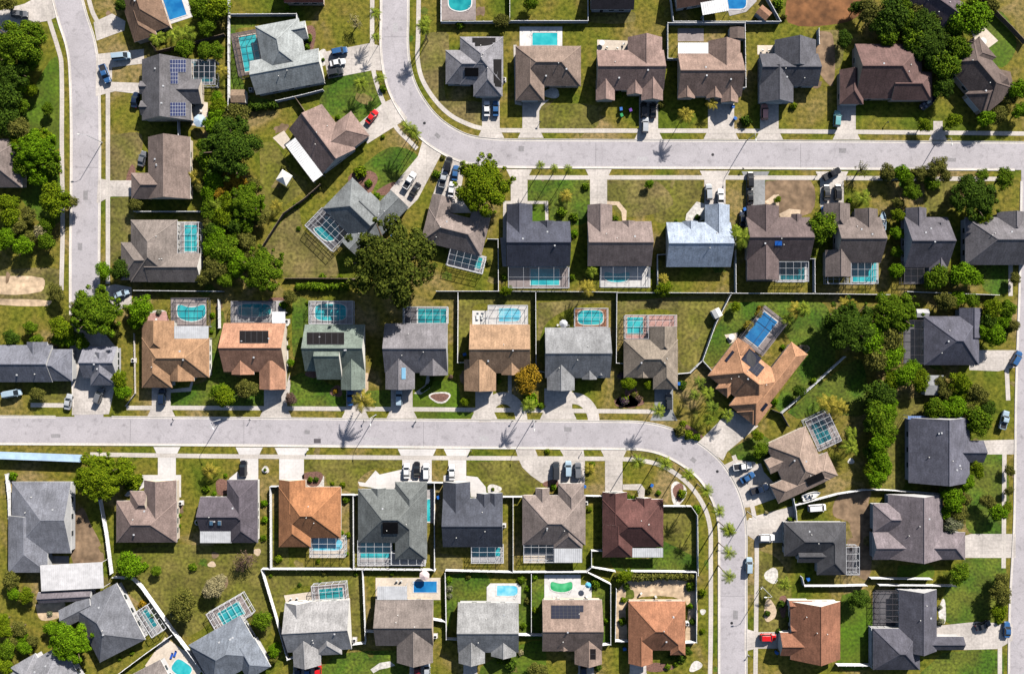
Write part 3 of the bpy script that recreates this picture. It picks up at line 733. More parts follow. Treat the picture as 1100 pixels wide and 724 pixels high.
house('C3', 'green-grey roofed house', 'green-grey roofed house with black solar collector and screened pool', (1,2), 0, None,
  [(487,265,778,492,'x','gg'), (545,300,668,532,'x','gg'), (662,430,780,582,'y','gg','G')], (150,164,154), 'S', 2, [(497,303,678,362,'k',6,1)])
house('C4', 'charcoal house with blue skylight', 'charcoal house with blue skylight and curved front path', (1,2), 0, None,
  [(875,260,1180,500,'x','gg'), (878,430,1020,580,'y','gg','G'), (1045,405,1182,512,'y','gg')], (158,154,160), 'S', 1, sky=[(957,475,977,530)])
house('C5', 'brown house beside golden tree', 'brown gabled house beside the golden tree on the lower street', (2,2), 0, None,
  [(293,265,585,502,'x','gg'), (265,435,420,588,'y','gg','G'), (446,440,549,510,'y','gg')], (210,172,140), 'S', 3)
house('C6', 'grey house with terracotta deck', 'mid grey gabled house with terracotta pool deck behind', (2,2), 0, None,
  [(658,280,975,525,'x','gg'), (668,460,802,585,'y','gg','G'), (838,440,910,532,'y','gg'), (905,465,952,512,'y','gg')], (174,175,179), 'S', 1)
house('C7', 'taupe house with pink deck', 'taupe hip roofed house with pink pool deck behind', (3,2), 0, None,
  [(45,338,308,524,'x','hh'), (170,275,305,437,'y','gh'), (188,440,308,580,'y','gh','G'), (110,463,166,524,'y','gg')], (176,162,148), 'S', 0)
house('C8', 'big tilted orange house', 'large tilted orange tiled house with blue pool and dark solar panels', (3,2), 38, (690,520),
  [(-190,-81,125,140,'x','hh'), (30,-240,130,192,'y','hh'), (-20,60,146,190,'y','gh','G'), (-122,60,-48,166,'y','gh'), (-189,-95,-80,20,'y','gh')], (228,172,134), 'S', 3,
  [(-112,-88,-36,-22,'n',4,3),(-52,-62,2,-4,'n',3,3),(-172,-30,-158,32,'n',1,4),(112,70,128,112,'n',1,2)], vents=5)
house('C0', 'long slate house by left junction', 'long slate grey house beside the left street junction', (0,2), 0, None,
  [(-60,365,255,545,'x','gg'), (90,385,352,540,'x','gh'), (130,350,230,480,'y','gg')], (150,152,166), 'S', 1)
house('C9', 'small grey house by left junction', 'small grey roofed house right of the left street junction', (0,2), 0, None,
  [(405,372,570,525,'x','gg'), (440,400,570,560,'y','gh','G')], (166,166,178), 'S', 1)
house('D0', 'large grey house at far left', 'large grey house with white right edge at the far left', (0,3), 0, None,
  [(58,395,345,742,'x','hg'), (40,560,232,836,'y','gh')], (158,160,172), 'N', 1, pitch=.3)
house('D1', 'plain taupe house in fourth row', 'plain taupe house right of the round lime green tree in the fourth row', (0,3), 0, None,
  [(565,488,860,690,'x','hh'), (700,387,858,600,'y','gg','G'), (632,440,720,560,'x','hg')], (172,150,144), 'N', 0)
house('D2', 'dark purple-grey house', 'dark purple-grey house with silver lanai roof in the fourth row', (1,3), 0, None,
  [(-22,468,258,640,'x','gh'), (122,540,258,692,'y','gh'), (108,385,258,570,'y','hg','G')], (118,110,120), 'N', 2,
  extra=[(-22,628,130,692,M_alu,2.9,'lanai_roof')], sky=[(24,585,40,606),(64,585,80,606)])
house('D3', 'orange house in the fourth row', 'orange hip roofed house with bullet shaped pool in the fourth row', (1,3), 0, None,
  [(360,420,662,668,'x','hh'), (360,385,490,545,'y','gg','G'), (360,590,516,712,'y','gh')], (210,147,104), 'N', 0)
house('D4', 'grey house with three front cars', 'grey-green house with three cars parked in front and a black roof panel', (1,3), 0, None,
  [(745,430,1080,692,'x','hh'), (925,395,1080,772,'y','hh','G'), (808,425,882,520,'y','gg')], (138,143,143), 'N', 1, [(864,592,940,648,'k',1,1)])
house('D5', 'navy house in the fourth row', 'dark navy gabled house with white curved path in the fourth row', (2,3), 0, None,
  [(162,475,452,712,'x','gg'), (162,395,295,600,'y','gg','G'), (325,450,406,565,'y','gg'), (378,448,452,520,'y','gg')], (100,104,118), 'N', 1)
house('D6', 'taupe house behind crescent forecourt', 'taupe hip roofed house behind a wide pale forecourt with three cars', (2,3), 0, None,
  [(548,460,855,702,'x','hh'), (722,402,848,592,'y','hg','G'), (612,425,680,545,'y','gg'), (700,600,842,718,'y','gh')], (176,160,154), 'N', 0,
  extra=[(704,720,838,788,M_alu,2.9,'lanai_roof')])
house('D7', 'maroon roofed house', 'maroon hip roofed house inside the lower street curve', (3,3), 0, None,
  [(-58,480,238,712,'x','hh'), (-58,445,62,600,'y','gg','G'), (106,472,180,590,'y','gg'), (-58,600,88,762,'y','gh')], (126,86,82), 'N', 2,
  extra=[(88,718,236,762,M_alu,2.9,'lanai_roof')])
house('D8', 'tilted tan house outside the curve', 'tilted tan house with screened pool outside the lower street curve', (3,3), -25, (905,310),
  [(-114,-158,100,128,'y','hh'), (-80,0,142,126,'x','hh'), (-178,30,10,128,'x','hg','G'), (-152,-92,10,-18,'x','gg')], (196,172,158), 'W', 0, [(-12,76,78,112,'k',1,1)])
house('D9', 'black house right of the curve', 'black and charcoal hip roofed house right of the lower street curve', (3,4), 0, None,
  [(825,-16,1125,150,'x','hh'), (985,-16,1126,242,'y','hh'), (890,110,1040,182,'x','gg')], (100,100,106), 'W', 1)
house('E1', 'pale grey bottom row house', 'pale grey gabled house with red car in front in the bottom row', (1,4), -3, (555,520),
  [(-158,-150,155,90,'x','gg'), (-158,-152,-25,0,'y','gg'), (-132,20,2,160,'y','gg','G'), (-15,20,106,112,'y','gh')], (200,198,200), 'S', 2)
house('E2', 'taupe house with cream deck', 'taupe gabled house with cream pool deck in the bottom row', (2,4), 0, None,
  [(-165,360,115,585,'x','gg'), (-62,470,113,668,'y','gg','G')], (160,148,143), 'S', 3, extra=[(-157,297,-13,362,M_alu,2.9,'lanai_roof')])
house('E3', 'grey house with white deck', 'light grey gabled house with white pool deck in the bottom row', (2,4), 0, None,
  [(235,376,530,618,'x','gg'), (238,555,366,670,'y','gg','G'), (396,550,518,636,'y','gg')], (186,186,188), 'S', 1)
house('E4', 'brown house with green pool', 'brown house with roof solar array and green pool in the bottom row', (2,4), 0, None,
  [(645,362,935,612,'x','gg'), (722,535,776,606,'y','gg'), (802,540,935,675,'y','gg','G')], (182,158,146), 'S', 0, [(688,388,845,420,'n',8,2),(688,420,828,452,'n',7,2),(878,600,905,650,'k',1,2)])
house('E5', 'orange house with sandy yard', 'orange hip roofed house with a sandy back yard in the bottom row', (3,4), 0, None,
  [(68,368,345,608,'x','hh'), (68,530,186,672,'y','gg','G'), (272,500,345,630,'y','gh')], (200,140,108), 'S', 3)
house('E6', 'orange-brown house beside red car', 'orange-brown gabled house with a red car on its driveway', (3,4), 0, None,
  [(855,370,1098,652,'y','gg'), (848,365,960,412,'x','gg'), (855,482,975,532,'x','gg'), (805,520,985,634,'x','gg','G')], (182,126,100), 'W', 2)
house('F0', 'grey tilted house at lower left', 'grey tilted house beside the narrow teal pool at lower left', (0,4), -27, (530,485),
  [(-122,-165,126,142,'y','hh'), (-187,-175,-20,-85,'x','gg')], (148,150,160), 'S', 1)
house('F1', 'blue-grey tilted house', 'blue-grey tilted house with tree shadow, cut by the bottom edge', (1,4), -30, (110,600),
  [(-155,-110,135,125,'x','hh'), (10,20,140,180,'y','gh')], (152,160,174), 'S', 1)
house('F2', 'pale grey house at bottom left', 'pale grey house cut off by the bottom left corner', (0,4), -30, (215,735),
  [(-150,-95,150,120,'x','hh'), (-120,-120,20,40,'y','hh')], (176,176,184), 'S', 1)
house('F3', 'small taupe house beside sun loungers', 'small taupe house beside a sunlit patio with blue loungers, at bottom edge', (0,4), -28, (735,760),
  [(-90,-75,90,120,'y','hh')], (165,155,152), 'S', 1)
house('F4', 'white carport', 'white metal carport roof between two grey houses at lower left', (0,4), -3, (350,275),
  [(-168,42,92,96,'x','gg')], (150,142,150), 'S', 1, extra=[(-150,-88,152,38,mat('pale_carport_metal',(.57,.56,.58),.5,.12,.8,.12),3.6,'carport_roof')], vents=0)
house('L0', 'brown house at top left', 'brown roofed house with a blue pool at the top left', (0,0), -18, (700,45),
  [(-95,-130,95,120,'y','hh'), (-95,10,20,140,'y','gh','G')], (158,128,108), 'W', 3)
house('L1', 'house with blue solar arrays', 'grey house with two blue solar arrays on the left street', (0,0), 0, None,
  [(690,290,930,586,'y','gg'), (840,385,980,505,'x','gg'), (680,395,830,455,'x','gg'), (684,490,820,560,'x','gg')], (138,135,140), 'W', 0,
  [(827,292,905,354,'b',6,3),(830,354,866,410,'b',3,3),(828,500,904,566,'b',6,4)])
house('L2', 'taupe house on the left street', 'taupe ridge roofed house with a short driveway on the left street', (0,1), 0, None,
  [(720,10,925,312,'y','gg'), (638,185,800,312,'x','hg','G')], (168,148,140), 'W', 0)
house('L3', 'wide house on the left street', 'wide taupe house with brown front slope and screened pool on the left street', (0,1), 0, None,
  [(636,413,862,714,'y','hh'), (588,522,742,706,'x','hg','G'), (720,575,976,716,'x','gg')], (164,152,146), 'W', 2)
house('G1', 'house at the left edge', 'taupe hip roofed house among trees at the left edge', (0,1), 0, None, [(-170,20,106,255,'x','hh')], (160,145,140), 'S', 0)
house('K1', 'pale L-shaped house', 'pale grey L-shaped house with pool beside the upper street bend', (1,0), -10.6, (400,290),
  [(-180,-25,160,142,'x','gg','G'), (-123,-186,92,85,'y','hh'), (0,-168,121,-82,'x','gg')], (192,198,200), 'E', 2)
house('K2', 'brown tilted house with white lanai', 'brown tilted house with long white lanai roof above the gazebo', (1,0), 53, (600,690),
  [(-165,-85,108,116,'x','gg'), (-52,-178,98,30,'y','hg','G')], (180,154,146), 'N', 2, extra=[(-112,117,112,176,M_whiteroof,2.8,'lanai_roof')])
house('K3', 'grey tilted house with screened pool', 'grey tilted house with screened teal pool at the street bend', (1,1), -46, (770,400),
  [(-158,5,188,126,'x','gg','G'), (-108,-172,102,70,'y','hg'), (-20,-60,112,60,'y','gg')], (156,161,164), 'E', 1)
house('R1', 'slate house with pale driveway', 'slate house with a pale driveway onto the right edge road', (4,2), 0, None,
  [(600,225,868,462,'x','hh'), (772,185,882,330,'y','gg')], (118,118,134), 'E', 1)
house('R2', 'navy house at right', 'navy ridge roofed house with blue roof edge at right', (4,3), 0, None,
  [(525,85,822,400,'y','gg'), (750,195,890,302,'x','gg','G')], (128,128,144), 'E', 1, vents=7, extra=[(522,76,815,92,mat('blue_gutter',(.16,.24,.45),.5,.1,1,0),3.0,'roof_edge')])
house('R3', 'mauve-grey house at right', 'large mauve-grey house with dark lower slope at right', (4,3), 0, None,
  [(425,456,692,770,'y','gg'), (350,640,800,774,'x','gh','G'), (352,500,470,640,'x','hg')], (162,150,156), 'E', 1)
house('R4', 'slate house at bottom right', 'slate grey house with dark patio cage at the bottom right', (4,4), 0, None,
  [(478,312,662,612,'y','gg'), (560,540,792,606,'x','gg','G'), (352,500,580,702,'x','hh')], (114,113,126), 'E', 1)
house('T1', 'dark red roofed top edge house', 'dark red roofed house cut by the top edge', (1,0), 0, None, [(385,-190,578,15,'x','gg')], (110,68,66), 'E', 3)
house('T2', 'house with white flat roof', 'house with white flat roof panel beside a blue pool at the top edge', (3,0), -10, (440,-40),
  [(-150,-110,40,60,'x','gg')], (130,100,90), 'S', 2, extra=[(-30,-15,100,112,M_whiteroof,3.0,'lanai_roof')])
house('T3', 'weathered house at top right', 'weathered purple-grey house among trees at the top right edge', (4,0), 35, (640,20),
  [(-130,-90,120,80,'x','gg')], (118,104,112), 'S', 1)
house('T4', 'dark roofed house at the top', 'dark grey roofed house cut by the top edge above bare sandy ground', (2,0), 0, None, [(880,-120,1090,48,'x','gg')], (70,66,74), 'S', 1)
# ------------------------------------------------------------------ pools and screen enclosures
def shape_pts(kind, x0, y0, x1, y1):
    cx, cy, rx, ry = (x0+x1)/2, (y0+y1)/2, (x1-x0)/2, (y1-y0)/2
    out = []
    if kind == 'rect': return [(x0,y0),(x1,y0),(x1,y1),(x0,y1)]
    for k in range(36):
        a = 2*PI*k/36; c, s = math.cos(a), math.sin(a)
        if kind == 'oval': p = .55
        elif kind == 'bullet': p = .55 if c > 0 else .08
        else: p = .75
        x = math.copysign(abs(c)**p, c); y = math.copysign(abs(s)**p, s)
        if kind == 'kidney':
            y = y*(.62+.36*c*c) + .22*math.cos(2.2*x); y = max(-1, min(1, y))
        out.append((cx+rx*x, cy+ry*y))
    return out
class LF:
    """survey local frame: tile, centre, image rotation"""
    def __init__(s, t, c=(0,0), rot=0): s.t, s.c, s.r = t, c, math.radians(rot)
    def px(s, u, v): return P(s.t, s.c[0]+u*math.cos(s.r)-v*math.sin(s.r), s.c[1]+u*math.sin(s.r)+v*math.cos(s.r))
    def w(s, u, v, z=0): return W(s.px(u, v), z)
COLN = {'teal':'teal','turq':'turquoise','blue':'deep blue','cyan':'pale cyan','green':'bright green','deep':'dark teal'}
SHN = {'rect':'rectangular','oval':'oval','kidney':'kidney shaped','bullet':'bullet shaped'}
def inset(pts, d):
    n = len(pts); cx = sum(p[0] for p in pts)/n; cy = sum(p[1] for p in pts)/n; out = []
    for p in pts:
        v = Vector((p[0]-cx, p[1]-cy)); L = v.length; out.append((cx+v.x*(L-d)/L, cy+v.y*(L-d)/L))
    return out
def pool(f, decks, dm, kind, rect, wat, hk, extra=()):
    pts = shape_pts(kind, *rect); wp = [tuple(f.w(*p)[:2]) for p in pts]
    c = ((rect[0]+rect[2])/2, (rect[1]+rect[3])/2); o = f.w(*c)
    root = empty('swimming_pool', o)
    mb = MB()
    for i, d in enumerate(decks):
        q = [f.w(*p)[:2] for p in (shape_pts('rect', *d) if len(d) == 4 and not isinstance(d[0], tuple) else d)]
        mb.prism([tuple(p) for p in q], -.05, .06+.004*i)
    mb.build('deck', DECK[dm], root, o)
    cop = MB(); n = len(wp); outer = inset(wp, -.32)
    for i in range(n):
        j = (i+1) % n
        cop.add([(*outer[i],.06),(*outer[j],.06),(*outer[j],.12),(*outer[i],.12),(*wp[i],.12),(*wp[j],.12),(*wp[j],.06),(*wp[i],.06)], [(0,1,2,3),(3,2,5,4),(4,5,6,7)])
    cop.build('coping', DECK['white' if dm not in ('terra','pink','brown') else 'cream'], root, o)
    wm = MB(); wm.poly([(*p, .085) for p in (wp if sum(wp[i][0]*wp[(i+1)%n][1]-wp[(i+1)%n][0]*wp[i][1] for i in range(n)) > 0 else wp[::-1])])
    wm.build('water', WATER[wat], root, o)
    a = wp[0]; b = wp[n//4]
    st = MB(); q = Vector((wp[n//8][0], wp[n//8][1], 0)); d = (Vector((o.x, o.y, 0))-q).normalized(); e = Vector((-d.y, d.x, 0))
    for sg in (-.3, .3):
        st.tube([q+e*sg-d*.3+Vector((0,0,.1)), q+e*sg-d*.3+Vector((0,0,.75)), q+e*sg+d*.25+Vector((0,0,.8)), q+e*sg+d*.4+Vector((0,0,.1))], [.03]*4, 6)
    st.build('ladder', M_alu, root, o)
    reg(root, COLN[wat]+' '+SHN[kind]+' pool on '+dm.replace('terra','terracotta')+' deck', 'swimming pool', f.px(*c), 'back yard swimming pools', 'behind', HK[hk].desc)
    return root
def cage(f, rect, hk, nx, ny, m=None, z=2.65, word='white'):
    m = m or M_cage
    x0, y0, x1, y1 = rect
    c = ((x0+x1)/2, (y0+y1)/2); o = f.w(*c, z); o.z = 0
    root = empty('pool_enclosure', o)
    fr = MB(); sc = MB(); T = .05
    pt = lambda i, j: f.w(x0+(x1-x0)*i/nx, y0+(y1-y0)*j/ny, z)
    def arch(p, i, j): return p
    for i in range(nx+1): fr.bar(pt(i,0), pt(i,ny), T if i not in (0,nx) else .09, .1)
    for j in range(ny+1): fr.bar(pt(0,j)+Vector((0,0,.003)), pt(nx,j)+Vector((0,0,.003)), T if j not in (0,ny) else .09, .1)
    for i in range(nx+1):
        for j in (0, ny):
            p = pt(i,j); fr.bar((p.x,p.y,0), (p.x,p.y,z), .1)
    for j in range(1, ny):
        for i in (0, nx):
            p = pt(i,j); fr.bar((p.x,p.y,0), (p.x,p.y,z), .1)
    cs = [pt(0,0), pt(nx,0), pt(nx,ny), pt(0,ny)]
    for k in range(4):
        a, b = cs[k], cs[(k+1)%4]; fr.bar((a.x,a.y,1.0), (b.x,b.y,1.0), .08); fr.bar((a.x,a.y,.1), (b.x,b.y,.1), .1)
        sc.add([(a.x,a.y,.1),(b.x,b.y,.1),(b.x,b.y,z),(a.x,a.y,z)], [(0,1,2,3)])
    sc.add([p+Vector((0,0,.01)) for p in cs], [(3,2,1,0)])
    fr.build('frame', m, root, o); sc.build('screen', M_screen, root, o)
    reg(root, word+' framed screened pool enclosure', 'pool enclosure', f.px(*c), 'screened pool enclosures', 'attached behind', HK[hk].desc)
F = LF
pool(F((2,0)), [(535,132,742,235)], 'white', 'rect', (597,162,718,222), 'turq', 'A2')
pool(F((2,0)), [(150,-30,322,100)], 'mauve', 'kidney', (190,-35,300,64), 'teal', 'A1')
REG.pop(); reg(bpy.data.objects['swimming_pool.001'], 'teal kidney pool cut off', 'swimming pool', (494,5), 'back yard swimming pools', 'by the top edge above the pale grey house', '')
pool(F((3,0)), [[(540,20),(560,-30),(700,-40),(690,10),(640,60),(560,80)]], 'grey', 'bullet', (545,-30,640,46), 'blue', 'T2')
f = F((0,0), (845,35), -18); pool(f, [(-70,-90,75,75)], 'white', 'rect', (-45,-80,48,56), 'blue', 'L0')
f = F((1,0), (400,290), -10.6)
pool(f, [(-248,-172,-118,40)], 'brown', 'rect', (-212,-148,-128,22), 'turq', 'K1'); cage(f, (-246,-170,-120,36), 'K1', 4, 6, M_bronze, 2.65, 'bronze')
f = F((1,1), (770,400), -46)
pool(f, [(-228,-178,-104,5)], 'dark', 'kidney', (-212,-158,-118,-12), 'teal', 'K3'); cage(f, (-226,-176,-108,2), 'K3', 4, 6)
f = F((2,1), (220,450), 14)
pool(f, [(0,100,185,188)], 'grey', 'rect', (30,112,168,166), 'teal', 'B1'); cage(f, (5,104,182,185), 'B1', 5, 3)
f = F((2,1)); pool(f, [(478,640,778,746)], 'mauve', 'rect', (588,652,727,730), 'turq', 'B2'); cage(f, (480,641,775,742), 'B2', 4, 2, M_alu, 2.5, 'silver')
pool(f, [(928,640,1170,742)], 'white', 'kidney', (946,655,1070,722), 'turq', 'B3'); cage(f, (930,641,1168,738), 'B3', 4, 2, M_alu, 2.5, 'silver')
f = F((3,1)); pool(f, [(795,615,946,714)], 'grey', 'rect', (806,622,926,704), 'deep', 'B5'); cage(f, (797,616,944,712), 'B5', 4, 3)
sheet('patio', [WT((3,1), *p) for p in ((640,690),(795,665),(795,712),(640,712))], .03, DECK['mauve'])
f = F((4,1)); pool(f, [(245,618,378,724)], 'grey', 'rect', (252,622,368,714), 'turq', 'B6'); cage(f, (246,619,377,722), 'B6', 4, 3); cage(f, (132,680,243,722), 'B6', 4, 2)
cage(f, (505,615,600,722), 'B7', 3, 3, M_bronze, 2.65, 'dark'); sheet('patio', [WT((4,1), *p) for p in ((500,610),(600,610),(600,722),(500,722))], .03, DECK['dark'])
f = F((0,2)); pool(f, [(830,135,1004,276)], 'mauve', 'kidney', (862,150,1000,258), 'turq', 'C1'); cage(f, (831,136,1003,274), 'C1', 4, 4, M_bronze, 2.65, 'bronze')
f = F((1,2)); pool(f, [(126,150,392,262)], 'grey', 'oval', (163,165,322,226), 'teal', 'C2'); cage(f, (128,151,330,256), 'C2', 4, 3, M_bronze, 2.65, 'bronze')
pool(f, [(505,150,720,266)], 'grey', 'oval', (535,165,688,246), 'turq', 'C3'); cage(f, (506,151,717,262), 'C3', 7, 3)
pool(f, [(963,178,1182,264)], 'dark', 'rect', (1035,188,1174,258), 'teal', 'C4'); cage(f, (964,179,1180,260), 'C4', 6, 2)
f = F((2,2)); pool(f, [(305,198,384,265),(380,172,575,267)], 'white', 'bullet', (434,186,540,250), 'cyan', 'C5'); cage(f, (381,172,574,264), 'C5', 5, 2)
pool(f, [(803,185,966,280)], 'terra', 'oval', (818,196,940,266), 'turq', 'C6'); cage(f, (804,186,965,277), 'C6', 4, 2)
f = F((3,2)); pool(f, [(53,218,172,342),(165,218,305,280)], 'pink', 'rect', (62,230,138,312), 'turq', 'C7'); cage(f, (54,219,166,334), 'C7', 3, 4); cage(f, (167,219,303,275), 'C7', 4, 2)
f = F((3,2), (725,300), 38); pool(f, [(-75,-105,70,98)], 'mauve', 'rect', (-58,-78,24,76), 'blue', 'C8'); cage(f, (-72,-102,66,92), 'C8', 2, 2, M_bronze, 2.65, 'bronze')
f = F((1,3)); pool(f, [(508,664,684,764)], 'cream', 'bullet', (520,671,668,728), 'cyan', 'D3'); cage(f, (512,666,680,760), 'D3', 4, 3)
pool(f, [(742,680,908,806),(905,740,1074,806)], 'grey', 'rect', (758,690,900,764), 'turq', 'D4'); cage(f, (743,681,905,800), 'D4', 4, 4); cage(f, (907,742,1070,800), 'D4', 4, 1)
f = F((2,3)); pool(f, [(78,430,120,595)], 'grey', 'rect', (84,480,100,588), 'turq', 'D4')
pool(f, [(298,711,458,792)], 'grey', 'rect', (306,714,440,756), 'turq', 'D5'); cage(f, (300,712,455,789), 'D5', 4, 3)
pool(f, [(552,676,704,790)], 'cream', 'rect', (562,682,694,738), 'deep', 'D6'); cage(f, (555,677,700,786), 'D6', 4, 3)
f = F((3,3), (1015,150), -25); pool(f, [(-62,-82,64,82)], 'mauve', 'rect', (-44,-58,22,50), 'deep', 'D8'); cage(f, (-60,-80,62,78), 'D8', 4, 6)
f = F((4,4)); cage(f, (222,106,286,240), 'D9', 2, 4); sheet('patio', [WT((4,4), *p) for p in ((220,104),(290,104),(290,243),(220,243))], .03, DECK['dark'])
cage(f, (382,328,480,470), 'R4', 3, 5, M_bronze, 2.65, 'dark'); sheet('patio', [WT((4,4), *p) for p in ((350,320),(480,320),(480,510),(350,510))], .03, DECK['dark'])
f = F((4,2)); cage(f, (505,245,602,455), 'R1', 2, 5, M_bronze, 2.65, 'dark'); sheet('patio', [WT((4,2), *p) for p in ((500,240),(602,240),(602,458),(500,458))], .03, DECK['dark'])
f = F((1,4), (608,338), -5); pool(f, [(-90,-52,82,56)], 'mauve', 'rect', (-50,-32,64,32), 'teal', 'E1'); cage(f, (-86,-48,78,50), 'E1', 5, 3)
f = F((2,4)); pool(f, [(-165,255,150,362)], 'cream', 'rect', (20,272,132,326), 'blue', 'E2')
pool(f, [[(375,380),(375,300),(392,282),(525,282),(542,300),(540,380)]], 'white', 'bullet', (425,292,525,342), 'cyan', 'E3')
pool(f, [(655,240,832,366),(832,290,885,366)], 'white', 'kidney', (684,262,792,330), 'green', 'E4')
f = F((0,4), (728,460), 58); pool(f, [(-70,-30,80,40)], 'grey', 'rect', (-55,-18,40,14), 'teal', 'F0'); cage(f, (-68,-28,78,38), 'F0', 5, 2)
f = F((1,4), (125,428), -30); pool(f, [(-108,-58,92,62)], 'mauve', 'rect', (-56,-32,62,36), 'turq', 'F1'); cage(f, (-104,-54,88,56), 'F1', 6, 3)
f = F((0,4), (830,660), 35); pool(f, [(-90,-80,150,90)], 'cream', 'oval', (18,-36,112,34), 'turq', 'F3')
f = F((0,1)); pool(f, [(862,422,966,578)], 'mauve', 'rect', (896,438,958,566), 'turq', 'L3'); cage(f, (863,423,964,575), 'L3', 3, 5)
f = F((0,0)); pool(f, [(912,290,1048,414)], 'dark', 'rect', (925,300,1035,400), 'deep', 'L1'); cage(f, (914,291,1045,412), 'L1', 5, 4)
sheet('patio', [WT((0,0), *p) for p in ((925,560),(960,490),(1010,500),(1010,580),(1000,620),(930,610))], .03, DECK['cream'])
for t, pts, m in (((3,0),[(308,140),(434,140),(434,203),(308,203)],'mauve'), ((3,0),[(695,222),(780,222),(780,267),(695,267)],'cream'), ((2,0),[(912,195),(1062,200),(1062,247),(912,247)],'cream'),
                  ((1,4),[(385,340),(525,322),(530,375),(395,380)],'cream'), ((1,1),[(330,15),(385,-20),(420,30),(385,70)],'cream'), ((0,2),[(725,212),(805,200),(825,250),(715,250)],'pink'),
                  ((3,2),[(535,315),(600,305),(600,340),(560,360)],'cream'), ((0,4),[(225,150),(335,150),(335,188),(225,188)],'grey'), ((2,1),[(440,500),(470,500),(470,640),(452,640)],'grey'),
                  ((4,0),[(825,150),(890,130),(960,200),(900,245),(850,200)],'cream'), ((4,0),[(930,330),(1020,350),(1030,400),(960,430)],'brown'), ((3,4),[(700,-60),(700,-60),(700,-60)],'brown')):
    if len(set(pts)) > 2: sheet('patio', [WT(t, *p) for p in pts], .0275, DECK[m])

# ------------------------------------------------------------------ fences
def fence(t, pts, desc, hk, m=None, h=1.65, word='white vinyl fence', rel='bounding the yard of'):
    m = m or M_white
    ps = [WT(t, x, y, h) for x, y in pts]
    for p in ps: p.z = 0
    c = sum(ps, Vector())/len(ps); root = empty('fence', c)
    post = MB(); post.box(-.075, -.075, 0, .075, .075, h+.08); post.box(-.1, -.1, h+.08, .1, .1, h+.12)
    pme = bpy.data.meshes.new('post'); pme.from_pydata(post.v, [], post.f); pme.materials.append(m)
    seen = set()
    for a, b in zip(ps, ps[1:]):
        d = b-a; L = d.length; n = max(1, round(L/2.4)); e = d/L
        for i in range(n):
            p = a+d*(i/n); q = a+d*((i+1)/n); pan = MB()
            pan.bar(p+e*.06+Vector((0,0,h*.5)), q-e*.06+Vector((0,0,h*.5)), .05, h-.16)
            pan.bar(p+e*.05+Vector((0,0,h-.05)), q-e*.05+Vector((0,0,h-.05)), .12, .1); pan.bar(p+e*.05+Vector((0,0,.12)), q-e*.05+Vector((0,0,.12)), .1, .12)
            pan.build('panel', m, root, c)
        for i in range(n+1):
            p = a+d*(i/n); k = (round(p.x, 1), round(p.y, 1))
            if k in seen: continue
            seen.add(k); o = bpy.data.objects.new('post', pme); COL.objects.link(o); o.parent = root
            o.location = p-c; o.rotation_euler = (0, 0, math.atan2(e.y, e.x))
    px = P(t, *[sum(v)/len(v) for v in zip(*pts)])
    reg(root, (desc+' ' if desc else '')+word, 'fence', px, 'back yard fences', rel, HK[hk].desc if hk else '')
W_ = dict(m=M_fence_wood, word='brown wooden fence')
fence((1,0), [(112,-60),(112,535)], 'straight', 'K1', rel='down the left side of')
fence((1,0), [(120,70),(445,68),(445,96)], 'short hooked', 'K1', rel='above')
fence((1,0), [(345,490),(470,462),(572,436)], 'slanting', 'K1', rel='below')
fence((1,0), [(440,475),(490,548)], 'short', 'K2', rel='left of', **W_)
fence((2,0), [(152,-60),(152,105),(485,105)], '', 'A1', rel='above')
fence((2,0), [(487,-60),(487,102),(868,102),(868,-60)], 'three sided', 'A2', rel='above')
fence((3,0), [(270,-60),(288,105),(432,105),(810,105),(735,-30)], 'long', 'A4', rel='above')
fence((3,0), [(308,285),(260,285),(260,112),(636,112),(640,425),(612,428)], 'wrap-around', 'A4', rel='around the back yard of')
fence((3,0), [(433,75),(433,102)], 'tiny', 'T2', rel='below')
fence((4,0), [(880,-30),(960,60),(1030,130),(1100,205)], 'diagonal', 'A7', rel='above', **W_)
fence((4,0), [(90,140),(92,215)], 'short', 'A5', rel='at the back of')
fence((0,1), [(650,372),(985,372)], '', 'L3', rel='above')
fence((0,2), [(650,100),(860,102),(1078,104)], '', 'C1', rel='above')
fence((0,2), [(1060,145),(1062,282)], 'short', 'C1', rel='right of the pool of')
fence((1,2), [(385,40),(540,40),(730,42)], 'low brown', 'C3', m=M_fence_wood, h=1.2, word='garden wall', rel='above')
fence((2,2), [(130,103),(430,103),(860,106),(1010,108)], 'long', 'C6', rel='above the yards left of')
fence((3,2), [(20,110),(320,111),(568,112)], '', 'C7', rel='above')
fence((3,2), [(572,113),(800,114),(1086,116),(1340,120)], 'long straight', 'C8', rel='above')
fence((4,2), [(520,105),(700,112),(965,122)], '', 'R1', rel='above')
fence((2,2), [(235,112),(233,450),(268,450)], '', 'C5', rel='left of')
fence((2,2), [(613,112),(615,490),(668,500)], '', 'C6', rel='left of')
fence((2,2), [(1008,114),(1005,452),(1042,455)], '', 'C7', rel='left of')
fence((2,1), [(380,505),(430,507),(432,755)], '', 'B1', rel='right of')
fence((3,1), [(560,475),(590,476),(592,765)], '', 'B4', rel='right of')
fence((3,1), [(252,580),(210,582),(212,765)], '', 'B4', rel='left of the back of')
fence((3,1), [(945,602),(975,602),(976,765)], '', 'B5', rel='right of')
fence((3,2), [(566,122),(495,260),(430,440),(370,500),(312,505)], 'bent slanting', 'C7', rel='right of')
fence((3,2), [(430,440),(475,490)], 'short', 'C8', rel='at the left corner of')
fence((3,2), [(815,697),(950,580),(1124,422)], 'diagonal', 'C8', rel='right of')
fence((3,2), [(770,680),(815,697),(850,760)], 'short dark', 'C8', M_bronze, word='metal fence', rel='at the lower corner of')
fence((3,3), [(872,478),(885,540),(888,585)], 'short', 'D8', rel='below')
